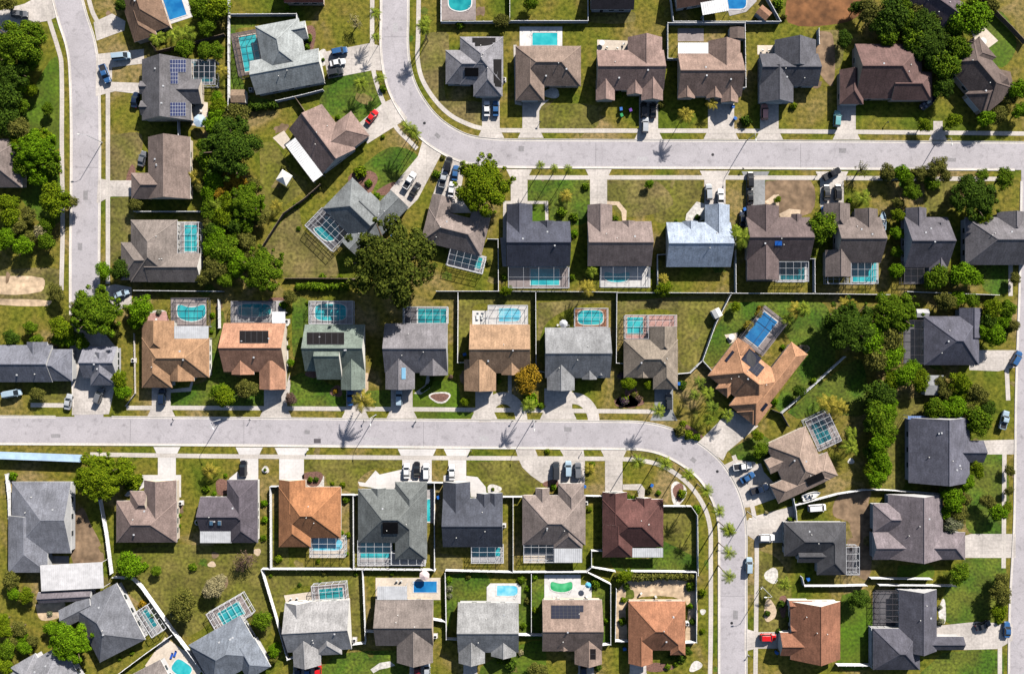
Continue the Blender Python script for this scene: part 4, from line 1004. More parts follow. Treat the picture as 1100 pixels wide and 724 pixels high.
fence((3,3), [(880,512),(1000,480),(1090,456),(1215,436),(1310,436),(1600,456)], 'long bent', 'R3', rel='above')
fence((1,3), [(358,420),(316,420),(318,815)], '', 'D3', rel='left of')
fence((1,3), [(662,460),(720,460),(722,815)], '', 'D4', rel='left of')
fence((1,3), [(722,462),(748,462)], 'tiny', 'D4', rel='at the left corner of')
fence((2,3), [(84,400),(165,402)], 'tiny', 'D5', rel='at the left corner of')
fence((2,3), [(120,405),(120,830)], '', 'D5', rel='left of')
fence((2,3), [(455,470),(546,470)], 'tiny', 'D6', rel='at the left corner of')
fence((2,3), [(503,474),(503,832)], '', 'D6', rel='left of')
fence((2,3), [(850,465),(935,467)], 'tiny', 'D7', rel='at the left corner of')
fence((1,4), [(275,215),(700,216),(1086,219),(1120,220)], 'long', 'E1', rel='above')
fence((1,4), [(274,220),(340,440),(400,655),(430,645)], 'leaning', 'E1', rel='left of')
fence((1,4), [(765,222),(780,575),(720,582)], '', 'E1', rel='right of')
fence((1,4), [(780,518),(830,520)], 'tiny', 'E2', rel='left of')
fence((2,4), [(175,222),(500,230),(860,229),(885,205),(1000,226)], 'long', 'E4', rel='above')
fence((2,4), [(885,200),(885,126),(935,126)], '', 'D7', rel='left of the back of')
fence((2,4), [(112,460),(172,470)], 'tiny', 'E2', rel='right of')
fence((2,4), [(172,234),(178,555),(236,558)], '', 'E3', rel='left of')
fence((2,4), [(592,240),(592,530)], '', 'E4', rel='left of')
fence((2,4), [(525,535),(645,537)], 'tiny', 'E3', rel='right of')
fence((2,4), [(868,232),(978,288),(978,580),(935,585)], '', 'E4', rel='right of')
fence((3,4), [(10,312),(5,565),(66,566)], '', 'E5', rel='left of')
fence((3,4), [(60,226),(230,227),(398,229)], '', 'E5', rel='above')
fence((3,3), [(240,515),(375,516),(405,560),(408,850)], '', 'D7', rel='right of')
fence((3,4), [(400,232),(400,570),(346,573)], '', 'E5', rel='right of')
fence((3,4), [(915,255),(925,297),(1086,297),(1228,294)], '', 'D9', rel='below')
fence((4,4), [(385,293),(560,295),(755,297)], '', 'R4', rel='above')
fence((4,4), [(345,500),(345,692)], '', 'R4', rel='left of')
fence((4,4), [(182,683),(342,684)], 'short', 'E6', rel='right of')
fence((4,4), [(345,260),(480,262),(640,264)], 'short', 'R3', rel='below')
fence((0,3), [(480,485),(510,650),(535,845)], 'straight', 'D0', rel='right of')
fence((0,4), [(545,255),(640,262),(680,300),(830,510),(1000,735)], 'long bent', 'F0', rel='right of')
fence((0,4), [(560,735),(700,630),(830,538)], 'slanting', 'F3', rel='above')
fence((0,3), [(25,360),(38,480),(42,620)], 'thin', 'D0', rel='left of')
fence((0,0), [(690,135),(755,250),(830,232),(960,200),(1086,165)], 'bent', 'L1', m=M_fence_wood, word='brown wooden fence', rel='above')
fence((0,0), [(862,585),(866,665)], 'tiny', 'L2', rel='above')
fence((1,1), [(265,560),(380,380),(480,310),(560,240)], 'slanting', 'K3', m=M_fence_wood, word='brown wooden fence', rel='left of')
fence((0,2), [(650,310),(655,600),(610,660)], 'curved low', 'C1', m=M_walk, h=.7, word='concrete wall', rel='left of')
fence((0,3), [(-20,266),(120,270),(395,282)], 'tall', 'D0', h=2.3, rel='above')
# the tall one at the left edge is capped with a wide white coping
mb = MB()
a, b = WT((0,3), -25, 266, 2.4), WT((0,3), 398, 282, 2.4); mb.bar(a, b, 2.1, .12)
cp = bpy.data.objects['fence.%03d' % (len([o for o in bpy.data.objects if o.name.startswith('fence')])-1)]
mb.build('coping', mat('pale_blue_metal', (.38,.52,.72), .5, .12, .6, .15), cp, tuple(cp.location))
# ------------------------------------------------------------------ vegetation
def leaf_cloud(mb, lobes, n, size, rr, mi=0):
    tot = sum(l[3]**2 for l in lobes)
    for (cx, cy, cz, r, fl) in lobes:
        for _ in range(int(n*r*r/tot)):
            while True:
                v = Vector((rr.gauss(0,1), rr.gauss(0,1), rr.gauss(0,1)))
                if v.length > 1e-3: v.normalize()
                if v.z > -.45 or rr.random() < .3: break
            d = r*(rr.uniform(.62, 1.06) if rr.random() < .8 else rr.uniform(.3, .7))
            p = Vector((cx+v.x*d, cy+v.y*d, cz+v.z*d*fl))
            nrm = (v*1.2+Vector((rr.gauss(0,.5), rr.gauss(0,.5), rr.gauss(.25,.5)))).normalized()
            a = nrm.orthogonal().normalized(); b = nrm.cross(a); th = rr.uniform(0, 2*PI)
            e1 = a*math.cos(th)+b*math.sin(th); e2 = nrm.cross(e1); s = size*rr.uniform(.6, 1.3)
            mb.add([p-e1*s, p-e2*s*.62+nrm*s*.12, p+e1*s, p+e2*s*.62+nrm*s*.12], [(0,1,2,3)], mi)
def crown_mesh(name, seed, nl, n, size, squash=.75, spread=.62, lr=(.30,.46)):
    rr = random.Random(seed); lobes = [(0, 0, .05, .55, .8)]
    for i in range(nl):
        a = i*2.399+rr.uniform(-.4,.4); d = spread*math.sqrt((i+.6)/nl)*rr.uniform(.85, 1.12)
        lobes.append((d*math.cos(a), d*math.sin(a), (squash*(.45-.75*d*d))*rr.uniform(.6,1.25), rr.uniform(*lr), .8))
    for i in range(nl//2):
        a = rr.uniform(0, 6.28); d = spread*rr.uniform(.75, 1.3); lobes.append((d*math.cos(a), d*math.sin(a), rr.uniform(-.15,.3), lr[0]*rr.uniform(.35,.8), .9))
    mb = MB(); leaf_cloud(mb, lobes, n, size, rr)
    me = bpy.data.meshes.new(name); me.from_pydata(mb.v, [], mb.f); return me, lobes
def trunk_mesh(name, lobes, h):
    """unit crown radius; crown centre at z=0, ground at -h"""
    mb = MB(); mb.tube([(0,0,-h),(.02,.01,-h*.55),(0,.02,-.25),(0,0,.1)], [.085,.06,.05,.025], 8)
    for l in lobes[1::2]:
        mb.tube([(0,.01,-h*.45),(l[0]*.5,l[1]*.5,l[2]*.4-.15),(l[0]*.9,l[1]*.9,l[2])], [.04,.028,.012], 6)
    me = bpy.data.meshes.new(name); me.from_pydata(mb.v, [], mb.f); return me
CH = 1.15
TREES = []
for i, (nl, n, sz, sp) in enumerate(((11,4600,.062,.62),(13,5000,.06,.66),(15,5000,.058,.68))):
    me, lb = crown_mesh('broadleaf_crown', 30+i, nl, n, sz, .75, sp); TREES.append((me, trunk_mesh('broadleaf_trunk', lb, CH)))
BIG = []
for i in range(2):
    me, lb = crown_mesh('broad_crown', 60+i, 36, 17000, .036, .62, .84, (.14,.26)); BIG.append((me, trunk_mesh('broad_trunk', lb, CH)))
me, lb = crown_mesh('sparse_crown', 71, 14, 650, .05, .7, .72, (.2,.34)); SPARSE = (me, trunk_mesh('sparse_trunk', lb, CH))
# (leaf colour, second leaf colour)
def leafm(n, a, b): return mat('leaves_'+n, a, .9, .2, 1.5, .1, island=.35, sat2=b, spec=.04)
LEAF = {
 'dark': leafm('dark', (.022,.050,.006), (.055,.092,.008)), 'mid': leafm('mid', (.038,.088,.004), (.105,.155,.008)),
 'lime': leafm('lime', (.062,.112,.004), (.130,.165,.006)), 'olive': leafm('olive', (.058,.068,.012), (.130,.125,.026)),
 'dolive': leafm('dolive', (.026,.042,.006), (.075,.088,.012)), 'gold': leafm('gold', (.17,.105,.008), (.28,.17,.015)), 'bright': leafm('bright', (.048,.115,.003), (.115,.20,.006)),
 'pale': leafm('pale', (.20,.175,.085), (.30,.26,.14)), 'brown': leafm('brown', (.085,.055,.042), (.14,.09,.07)),
 'palm': leafm('palm', (.075,.12,.010), (.17,.20,.022)), 'dpalm': leafm('dpalm', (.045,.082,.010), (.115,.145,.018)), 'ypalm': leafm('ypalm', (.15,.135,.015), (.24,.19,.03)),
 'white': leafm('white', (.30,.30,.19), (.07,.09,.03)), 'purple': leafm('purple', (.22,.10,.20), (.06,.08,.02)),
}
CN = {'dark':'dark green','mid':'green','lime':'lime green','olive':'olive green','dolive':'dark olive','gold':'golden yellow','bright':'bright green','pale':'pale beige','brown':'purplish brown','palm':'green','dpalm':'green','ypalm':'yellowish','white':'white flowering','purple':'purple flowering'}
def setm(o, m):
    for s in o.material_slots: s.link = 'OBJECT'; s.material = m
def inst(name, me, parent, m):
    if not me.materials: me.materials.append(m)
    o = bpy.data.objects.new(name, me); COL.objects.link(o); o.parent = parent; setm(o, m); return o
def tree(t, x, y, r, kind, hk=None, rel=None, word=None, big=False, sparse=False):
    rad = r/Q*S; rr = random.Random(x*7+y*13)
    if kind == 'mid' and not big: kind = rr.choice(('mid','mid','mid','bright','olive','lime'))
    if kind == 'dark' and not big: kind = rr.choice(('dark','mid'))
    hs = .72 if rad > 4 else .85
    zc = CH*rad*hs
    p = P(t, x, y); w = W(p, zc); w.z = 0
    cm, tm = SPARSE if sparse else (BIG[int(x) % 2] if big or rad > 5.4 else TREES[rr.randrange(3)])
    root = empty('tree', w, rr.uniform(0, 6.28)); root.scale = (rad*rr.uniform(.92,1.14), rad*rr.uniform(.92,1.14), rad*hs)
    a = inst('crown', cm, root, LEAF[kind]); b = inst('trunk', tm, root, M_bark)
    a.location.z = b.location.z = CH
    size = 'huge' if rad > 9 else 'large' if rad > 5 else '' if rad > 3 else 'small'
    reg(root, (size+' '+CN[kind]+' '+(word or 'tree')).strip(), 'tree', p, 'garden trees', rel, HK[hk].desc if hk else None)
    return root
me_s = []
for i in range(3):
    rr_ = random.Random(90+i); mb = MB()
    leaf_cloud(mb, [(0,0,.35,.75,.8)]+[(.5*math.cos(a+i), .5*math.sin(a+i), .3, .45, .8) for a in (0,1.6,3.2,4.7)], 520, .14, rr_)
    me = bpy.data.meshes.new('shrub'); me.from_pydata(mb.v, [], mb.f); me_s.append(me)
def shrub(t, x, y, r, kind, hk=None, rel=None, word='shrub'):
    rad = r/Q*S; p = P(t, x, y); w = W(p, rad*.5); w.z = 0
    me = me_s[int(x+y) % 3]
    if not me.materials: me.materials.append(LEAF['mid'])
    o = bpy.data.objects.new('shrub', me); COL.objects.link(o); o.location = w; o.scale = (rad, rad, rad*.95); o.rotation_euler = (0,0,x*.7)
    setm(o, LEAF[kind])
    reg(o, ('tiny ' if rad < 1.2 else 'rounded ' if rad > 2.2 else '')+CN[kind]+' '+word, 'shrub', p, 'garden shrubs', rel, HK[hk].desc if hk else None)
def palm_crown(name, seed, nf, droop, up):
    rr = random.Random(seed); mb = MB()
    for k in range(nf):
        a = 2*PI*k/nf*1.0+rr.uniform(-.2,.2); el = rr.uniform(*up); L = rr.uniform(.85,1.08)
        d = Vector((math.cos(a), math.sin(a), 0)); sd = Vector((-d.y, d.x, 0)); pts = []
        n = 13
        for i in range(n+1):
            s = i/n; pts.append(d*(L*s*math.cos(el*(1-s*.4)))+Vector((0,0,L*(math.sin(el)*s-droop*s*s))))
        for i in range(n):
            p, q = pts[i], pts[i+1]; s = (i+.5)/n; wd = .17*math.sin(PI*min(1, .12+s*.88))**.7+.02
            for sg in (-1, 1):
                tip = (p+q)/2+sd*sg*wd*1.35+d*wd*.5-Vector((0,0,wd*.45))
                mb.add([p, p+(q-p)*.9, tip+d*.012, tip], [(0,1,2,3)])
    me = bpy.data.meshes.new(name); me.from_pydata(mb.v, [], mb.f); return me
PALMS = [palm_crown('palm_fronds', 5, 13, .55, (-.1,.75)), palm_crown('palm_fronds', 6, 14, .62, (-.2,.9)), palm_crown('palm_fronds', 8, 11, .5, (-.05,.6))]
def trunk_unit():
    mb = MB(); mb.tube([(0,0,0),(.012,0,.2),(.02,.008,.5),(.012,.012,.8),(0,0,1)], [.034,.024,.02,.019,.016], 8)
    me = bpy.data.meshes.new('palm_trunk'); me.from_pydata(mb.v, [], mb.f); return me
PTR = trunk_unit()
def palm(t, x, y, r, h, kind='palm', hk=None, rel=None, word='palm', group='garden palms', anchor=None):
    rad = r/Q*S; p = P(t, x, y); w = W(p, h); w.z = 0; rr = random.Random(x*3+y)
    root = empty('palm_tree', w, rr.uniform(0, 6.28))
    c = inst('fronds', PALMS[rr.randrange(3)], root, LEAF[kind]); c.location.z = h; c.scale = (rad, rad, rad)
    tr = inst('trunk', PTR, root, M_palmbark); tr.scale = (max(h, 5)*.6, max(h, 5)*.6, h)
    size = 'tall' if h > 6 else 'low'
    reg(root, size+' '+CN[kind]+' '+word, 'palm tree', p, group, rel, anchor if anchor is not None else (HK[hk].desc if hk else None))
def hedge(t, pts, w, h, kind, desc, hk, rel):
    rr = random.Random(len(pts)+int(pts[0][0])); mb = MB(); lob = []
    ps = [WT(t, x, y, h*.6) for x, y in pts]
    for a, b in zip(ps, ps[1:]):
        n = max(1, int((b-a).length/(w*.55)))
        for i in range(n):
            q = a+(b-a)*((i+.5)/n); lob.append((q.x+rr.uniform(-.2,.2), q.y+rr.uniform(-.2,.2), h*.5, w*.5*rr.uniform(.85,1.2), h/w*.95))
    leaf_cloud(mb, lob, 260*len(lob), .24, rr)
    c = sum(ps, Vector())/len(ps); c.z = 0
    o = mb.build('hedge', LEAF[kind], None, c)
    reg(o, desc, 'hedge', P(t, *pts[len(pts)//2]), 'hedges', rel, HK[hk].desc)

T = tree
# the big ones
T((1,1), 905, 628, 205, 'dolive', 'K3', 'below', big=True); T((2,1), 350, 245, 130, 'lime', 'B1', 'right of', big=True)
T((1,1), 135, 65, 128, 'dark', 'L2', 'right of', big=True); T((1,1), 278, 655, 115, 'mid', 'K3', 'left of', big=True); T((1,1), 208, 325, 95, 'mid', 'K3', 'left of')
T((0,2), 470, 195, 118, 'mid', 'C9', 'above', big=True); T((0,3), 475, 365, 112, 'lime', 'D1', 'left of', big=True); T((0,3), 600, 345, 78, 'lime', 'D1', 'left of')
T((0,4), 345, 562, 105, 'bright', 'F0', 'left of', big=True); T((4,2), 235, 275, 115, 'dark', 'R1', 'left of', big=True); T((4,2), 455, 195, 105, 'mid', 'R1', 'left of', big=True)
T((4,1), 845, 300, 100, 'dark', 'B8', 'above'); T((0,0), 95, 215, 125, 'mid', 'L1', 'left of', big=True)
for a in (
 # upper left woods
 ((0,0),50,340,95,'dark'), ((0,0),30,470,85,'dark'), ((0,0),100,400,55,'mid'), ((0,0),30,590,75,'dark'), ((0,0),110,520,40,'mid'), ((0,0),205,680,68,'lime'), ((0,0),232,530,32,'dark'), ((0,0),30,215,60,'mid'),
 ((0,0),1055,40,72,'mid'), ((0,0),980,45,60,'dark'), ((0,0),1010,130,50,'mid'), ((0,0),1055,250,45,'mid'), ((0,0),1065,520,48,'mid'), ((0,0),1070,625,62,'bright'), ((0,0),600,25,42,'dark'), ((0,0),30,15,50,'olive'), ((0,0),900,240,50,'dark'),
 ((0,1),180,70,105,'mid'), ((0,1),80,55,45,'lime'), ((0,1),250,140,65,'mid'), ((0,1),268,315,85,'mid'), ((0,1),330,320,48,'olive'), ((0,1),55,400,55,'lime'), ((0,1),90,450,45,'olive'), ((0,1),30,505,58,'mid'), ((0,1),115,540,52,'bright'),
 ((0,1),200,470,42,'pale'), ((0,1),230,520,50,'dark'), ((0,1),40,335,55,'mid'), ((0,1),140,390,40,'olive'), ((0,1),505,660,45,'bright'), ((0,1),590,655,55,'dark'), ((0,1),655,340,38,'olive'), ((0,1),1045,215,55,'mid'), ((0,1),1075,290,42,'gold'), ((0,1),1025,340,45,'mid'),
 ((0,1),1060,500,55,'mid'), ((0,1),1050,640,68,'olive'), ((0,1),1000,60,48,'mid'), ((0,1),1075,80,60,'dark'),
 ((1,1),80,280,48,'gold'), ((1,1),150,228,55,'gold'), ((1,1),45,215,52,'mid'), ((1,1),130,330,60,'mid'), ((1,1),100,560,78,'mid'), ((1,1),205,520,52,'olive'), ((1,1),40,470,50,'dark'), ((1,1),270,400,45,'mid'), ((1,1),150,440,50,'dark'), ((1,0),150,560,62,'olive'), ((1,0),60,560,48,'mid'),
 ((0,2),385,185,48,'mid'), ((0,2),690,190,68,'bright'), ((0,2),665,255,40,'bright'), ((0,2),305,285,60,'lime'), ((0,2),275,110,45,'mid'), ((0,2),585,530,48,'lime'), ((0,2),600,590,42,'bright'), ((0,2),1062,590,46,'mid'), ((0,2),555,290,35,'olive'),
 ((1,2),100,612,54,'lime'), ((1,2),210,578,54,'mid'), ((1,2),415,132,36,'olive'), ((1,2),418,450,22,'bright'), ((1,2),420,625,30,'brown'),
 ((2,2),572,535,78,'gold'), ((2,2),272,640,27,'lime'), ((2,2),1062,548,36,'lime'), ((2,2),470,100,30,'mid'),
 ((3,2),75,550,33,'lime'), ((3,2),165,557,25,'lime'), ((3,2),238,90,40,'lime'), ((3,2),588,180,28,'lime'), ((3,2),1070,280,58,'dark'), ((3,2),898,590,36,'dark'), ((3,2),650,270,26,'ypalm'), ((3,2),700,215,24,'ypalm'),
 ((3,1),168,240,24,'bright'), ((3,1),792,315,20,'lime'), ((3,1),1010,450,80,'mid'),
 # right side woods
 ((4,2),330,330,82,'mid'), ((4,2),430,330,72,'mid'), ((4,2),430,430,68,'bright'), ((4,2),360,440,62,'mid'), ((4,2),500,510,62,'bright'), ((4,2),580,540,52,'mid'), ((4,2),380,600,70,'dark'), ((4,2),390,680,68,'mid'), ((4,2),480,255,50,'bright'),
 ((4,2),700,150,52,'olive'), ((4,2),830,150,40,'mid'), ((4,2),925,190,55,'mid'), ((4,2),905,245,48,'dark'), ((4,2),945,320,56,'mid'), ((4,2),1000,190,46,'mid'), ((4,2),1030,270,35,'olive'), ((4,2),770,545,58,'lime'), ((4,2),850,600,58,'olive'), ((4,2),715,680,56,'bright'), ((4,2),820,690,50,'mid'), ((4,2),640,670,46,'mid'), ((4,2),700,590,42,'olive'),
 ((4,3),370,60,72,'dark'), ((4,3),400,130,68,'mid'), ((4,3),375,210,60,'mid'), ((4,3),385,290,55,'bright'), ((4,3),370,370,52,'bright'), ((4,3),860,95,72,'dark'), ((4,3),650,40,58,'mid'), ((4,3),755,35,58,'bright'), ((4,3),855,335,42,'mid'), ((4,3),805,400,45,'bright'), ((4,3),735,480,60,'mid'), ((4,3),765,550,48,'olive'), ((4,3),740,600,46,'white'), ((4,3),905,490,42,'olive'), ((4,3),960,545,46,'mid'), ((4,3),1015,340,28,'olive'), ((4,3),1000,520,28,'lime'),
 ((4,4),770,235,52,'dark'), ((4,4),280,360,52,'dark'), ((4,4),970,330,55,'olive'), ((4,4),960,420,50,'mid'), ((4,4),975,270,38,'olive'),
 ((4,0),830,90,88,'bright'), ((4,0),750,130,55,'mid'), ((4,0),620,150,72,'dark'), ((4,0),440,70,85,'dark'), ((4,0),420,180,55,'dark'), ((4,0),330,60,62,'olive'), ((4,0),1055,440,55,'bright'), ((4,0),1070,540,48,'mid'), ((4,0),960,560,45,'olive'), ((4,0),740,590,42,'lime'), ((4,0),600,610,38,'lime'), ((4,0),900,580,48,'mid'), ((4,0),560,60,45,'olive'), ((4,0),920,30,48,'mid'), ((4,0),880,450,35,'olive'),
 ((4,1),420,185,42,'olive'), ((4,1),490,190,45,'mid'), ((4,1),585,190,42,'olive'), ((4,1),660,160,55,'olive'), ((4,1),540,280,48,'dark'), ((4,1),640,240,38,'mid'), ((4,1),880,395,52,'mid'), ((4,1),985,215,50,'dark'), ((4,1),470,390,36,'mid'), ((4,1),465,480,38,'bright'), ((4,1),465,570,34,'dark'), ((4,1),465,660,42,'bright'), ((4,1),660,690,58,'mid'), ((4,1),790,680,72,'bright'), ((4,1),880,200,35,'mid'), ((4,1),1040,700,30,'olive'),
 # lower left
 ((0,4),635,190,72,'bright'), ((0,4),130,340,42,'lime'), ((0,4),55,265,42,'olive'), ((0,4),255,500,38,'bright'), ((0,4),890,395,72,'olive'), ((0,4),760,220,30,'dark'), ((0,4),40,600,45,'mid'), ((0,4),95,500,42,'olive'), ((0,4),30,510,40,'mid'), ((0,4),30,680,40,'lime'), ((0,4),870,440,35,'white'), ((0,4),120,590,36,'bright'),
 ((1,4),280,460,48,'mid'), ((1,4),340,605,34,'bright'), ((1,4),335,650,26,'mid'),
 ((2,4),625,705,46,'olive'), ((2,4),1045,245,38,'lime'), ((2,0),445,105,38,'olive'), ((2,0),590,10,45,'dark'), ((3,3),695,170,32,'lime'), ((3,3),710,240,42,'dark'), ((3,4),355,612,24,'dark'), ((2,3),1065,480,26,'mid'),
 # fill of the dense masses, plus trees added to shade the top right
 ((0,1),1000,130,42,'mid'), ((0,1),985,260,36,'olive'), ((0,1),1020,280,45,'bright'), ((0,1),1060,400,48,'mid'), ((0,1),1020,430,40,'olive'), ((0,1),1030,570,42,'bright'), ((0,1),1000,690,44,'olive'), ((0,1),1060,350,36,'dark'),
 ((1,1),30,130,62,'mid'), ((1,1),20,280,42,'bright'), ((1,1),100,190,44,'olive'), ((1,1),240,250,48,'mid'), ((1,1),90,400,56,'mid'), ((1,1),200,430,50,'mid'), ((1,1),260,340,38,'bright'), ((1,1),40,540,54,'bright'), ((1,1),150,500,44,'mid'), ((1,1),160,620,58,'mid'), ((1,1),60,640,56,'olive'), ((1,1),100,700,48,'mid'), ((1,1),230,590,44,'olive'), ((1,1),20,380,40,'mid'), ((1,0),30,600,42,'bright'), ((1,0),160,620,48,'mid'), ((1,0),40,20,52,'mid'), ((1,0),70,90,40,'olive'), ((1,0),60,480,36,'bright'),
 ((0,0),1000,250,46,'mid'), ((0,0),1000,10,50,'bright'), ((0,0),140,300,52,'bright'), ((0,0),170,150,44,'olive'), ((0,0),150,440,36,'mid'), ((0,0),90,620,60,'olive'), ((0,0),130,690,46,'mid'), ((0,1),120,150,60,'mid'), ((0,1),200,200,52,'bright'), ((0,1),150,500,40,'olive'), ((0,1),230,440,44,'mid'), ((0,1),60,460,44,'dark'),
 ((4,0),380,120,58,'dark'), ((4,0),520,110,62,'dark'), ((4,0),560,190,48,'dark'), ((4,0),680,190,50,'dark'), ((4,0),660,80,46,'olive'), ((4,0),270,40,40,'dark'), ((4,0),700,260,46,'dark'), ((4,0),640,300,52,'dark'), ((4,0),690,360,40,'dark'), ((4,0),830,30,50,'mid'), ((4,0),480,20,52,'dark'), ((4,0),1010,480,40,'olive'),
 ((4,2),300,240,62,'mid'), ((4,2),400,260,58,'bright'), ((4,2),370,390,56,'olive'), ((4,2),460,390,44,'mid'), ((4,2),440,540,52,'mid'), ((4,2),540,470,44,'mid'), ((4,2),420,640,46,'bright'), ((4,2),350,660,48,'dark'), ((4,3),340,110,50,'dark'), ((4,3),420,180,42,'bright'), ((4,3),350,260,44,'dark'), ((4,3),345,330,42,'mid'), ((4,3),410,340,36,'bright'), ((4,3),430,60,40,'bright'), ((4,2),880,300,44,'mid'), ((4,2),980,250,40,'bright'), ((4,2),760,140,40,'mid'), ((4,2),800,600,46,'mid'), ((4,2),740,620,40,'bright'), ((4,2),680,545,34,'olive'), ((4,2),900,680,48,'dark'),
 ((4,0),625,225,92,'dark'), ((4,0),545,200,62,'dark'), ((4,0),575,120,66,'dark'), ((4,0),700,320,82,'dark'), ((4,0),770,240,66,'dark'), ((4,0),690,430,56,'dark'), ((4,0),210,190,40,'dark'), ((0,2),290,340,40,'mid'), ((0,2),400,350,42,'dark'), ((0,2),180,600,36,'olive'), ((4,3),700,540,40,'bright'), ((4,3),700,440,36,'mid'), ((4,3),800,480,36,'olive'), ((4,3),1010,440,26,'olive'), ((4,1),520,220,36,'mid'), ((4,1),620,200,34,'bright'), ((4,1),700,200,36,'olive'), ((4,1),800,240,42,'dark'), ((4,1),730,700,44,'olive'), ((4,1),850,700,40,'mid'), ((4,1),470,330,30,'olive'),  # dark trees leading this row are added to darken the top right roofs
 ((0,4),70,330,36,'bright'), ((0,4),20,460,38,'lime'), ((0,4),60,560,34,'olive'), ((0,4),110,540,32,'bright'), ((0,4),20,620,34,'mid'), ((0,4),160,560,30,'olive'), ((0,2),340,330,40,'bright'), ((0,2),420,250,48,'mid'), ((0,2),520,260,46,'dark'), ((0,2),640,200,36,'mid'), ((0,2),330,240,36,'olive'), ((0,2),180,350,42,'dark'), ((0,2),60,330,40,'dark'), ((0,2),150,280,36,'mid'),
 ((0,4),250,40,1,'mid')):
    if a[3] > 5: T(*a)
T((1,4), 205,165,52,'brown','E1','above left of',word='leafless tree',sparse=True); T((1,4),170,190,40,'brown','D2','below',word='leafless tree',sparse=True)
T((1,4), 40,310,52,'pale','F1','above',word='dry tree'); T((0,4),1030,300,44,'pale','F1','above',word='dry tree'); T((1,4),70,270,38,'pale','F1','above',word='dry tree')
T((4,1), 300,170,46,'olive','B6','above right of',word='thin tree',sparse=True); T((1,0), 730,110,42,'pale','K1','right of',word='thin tree',sparse=True)
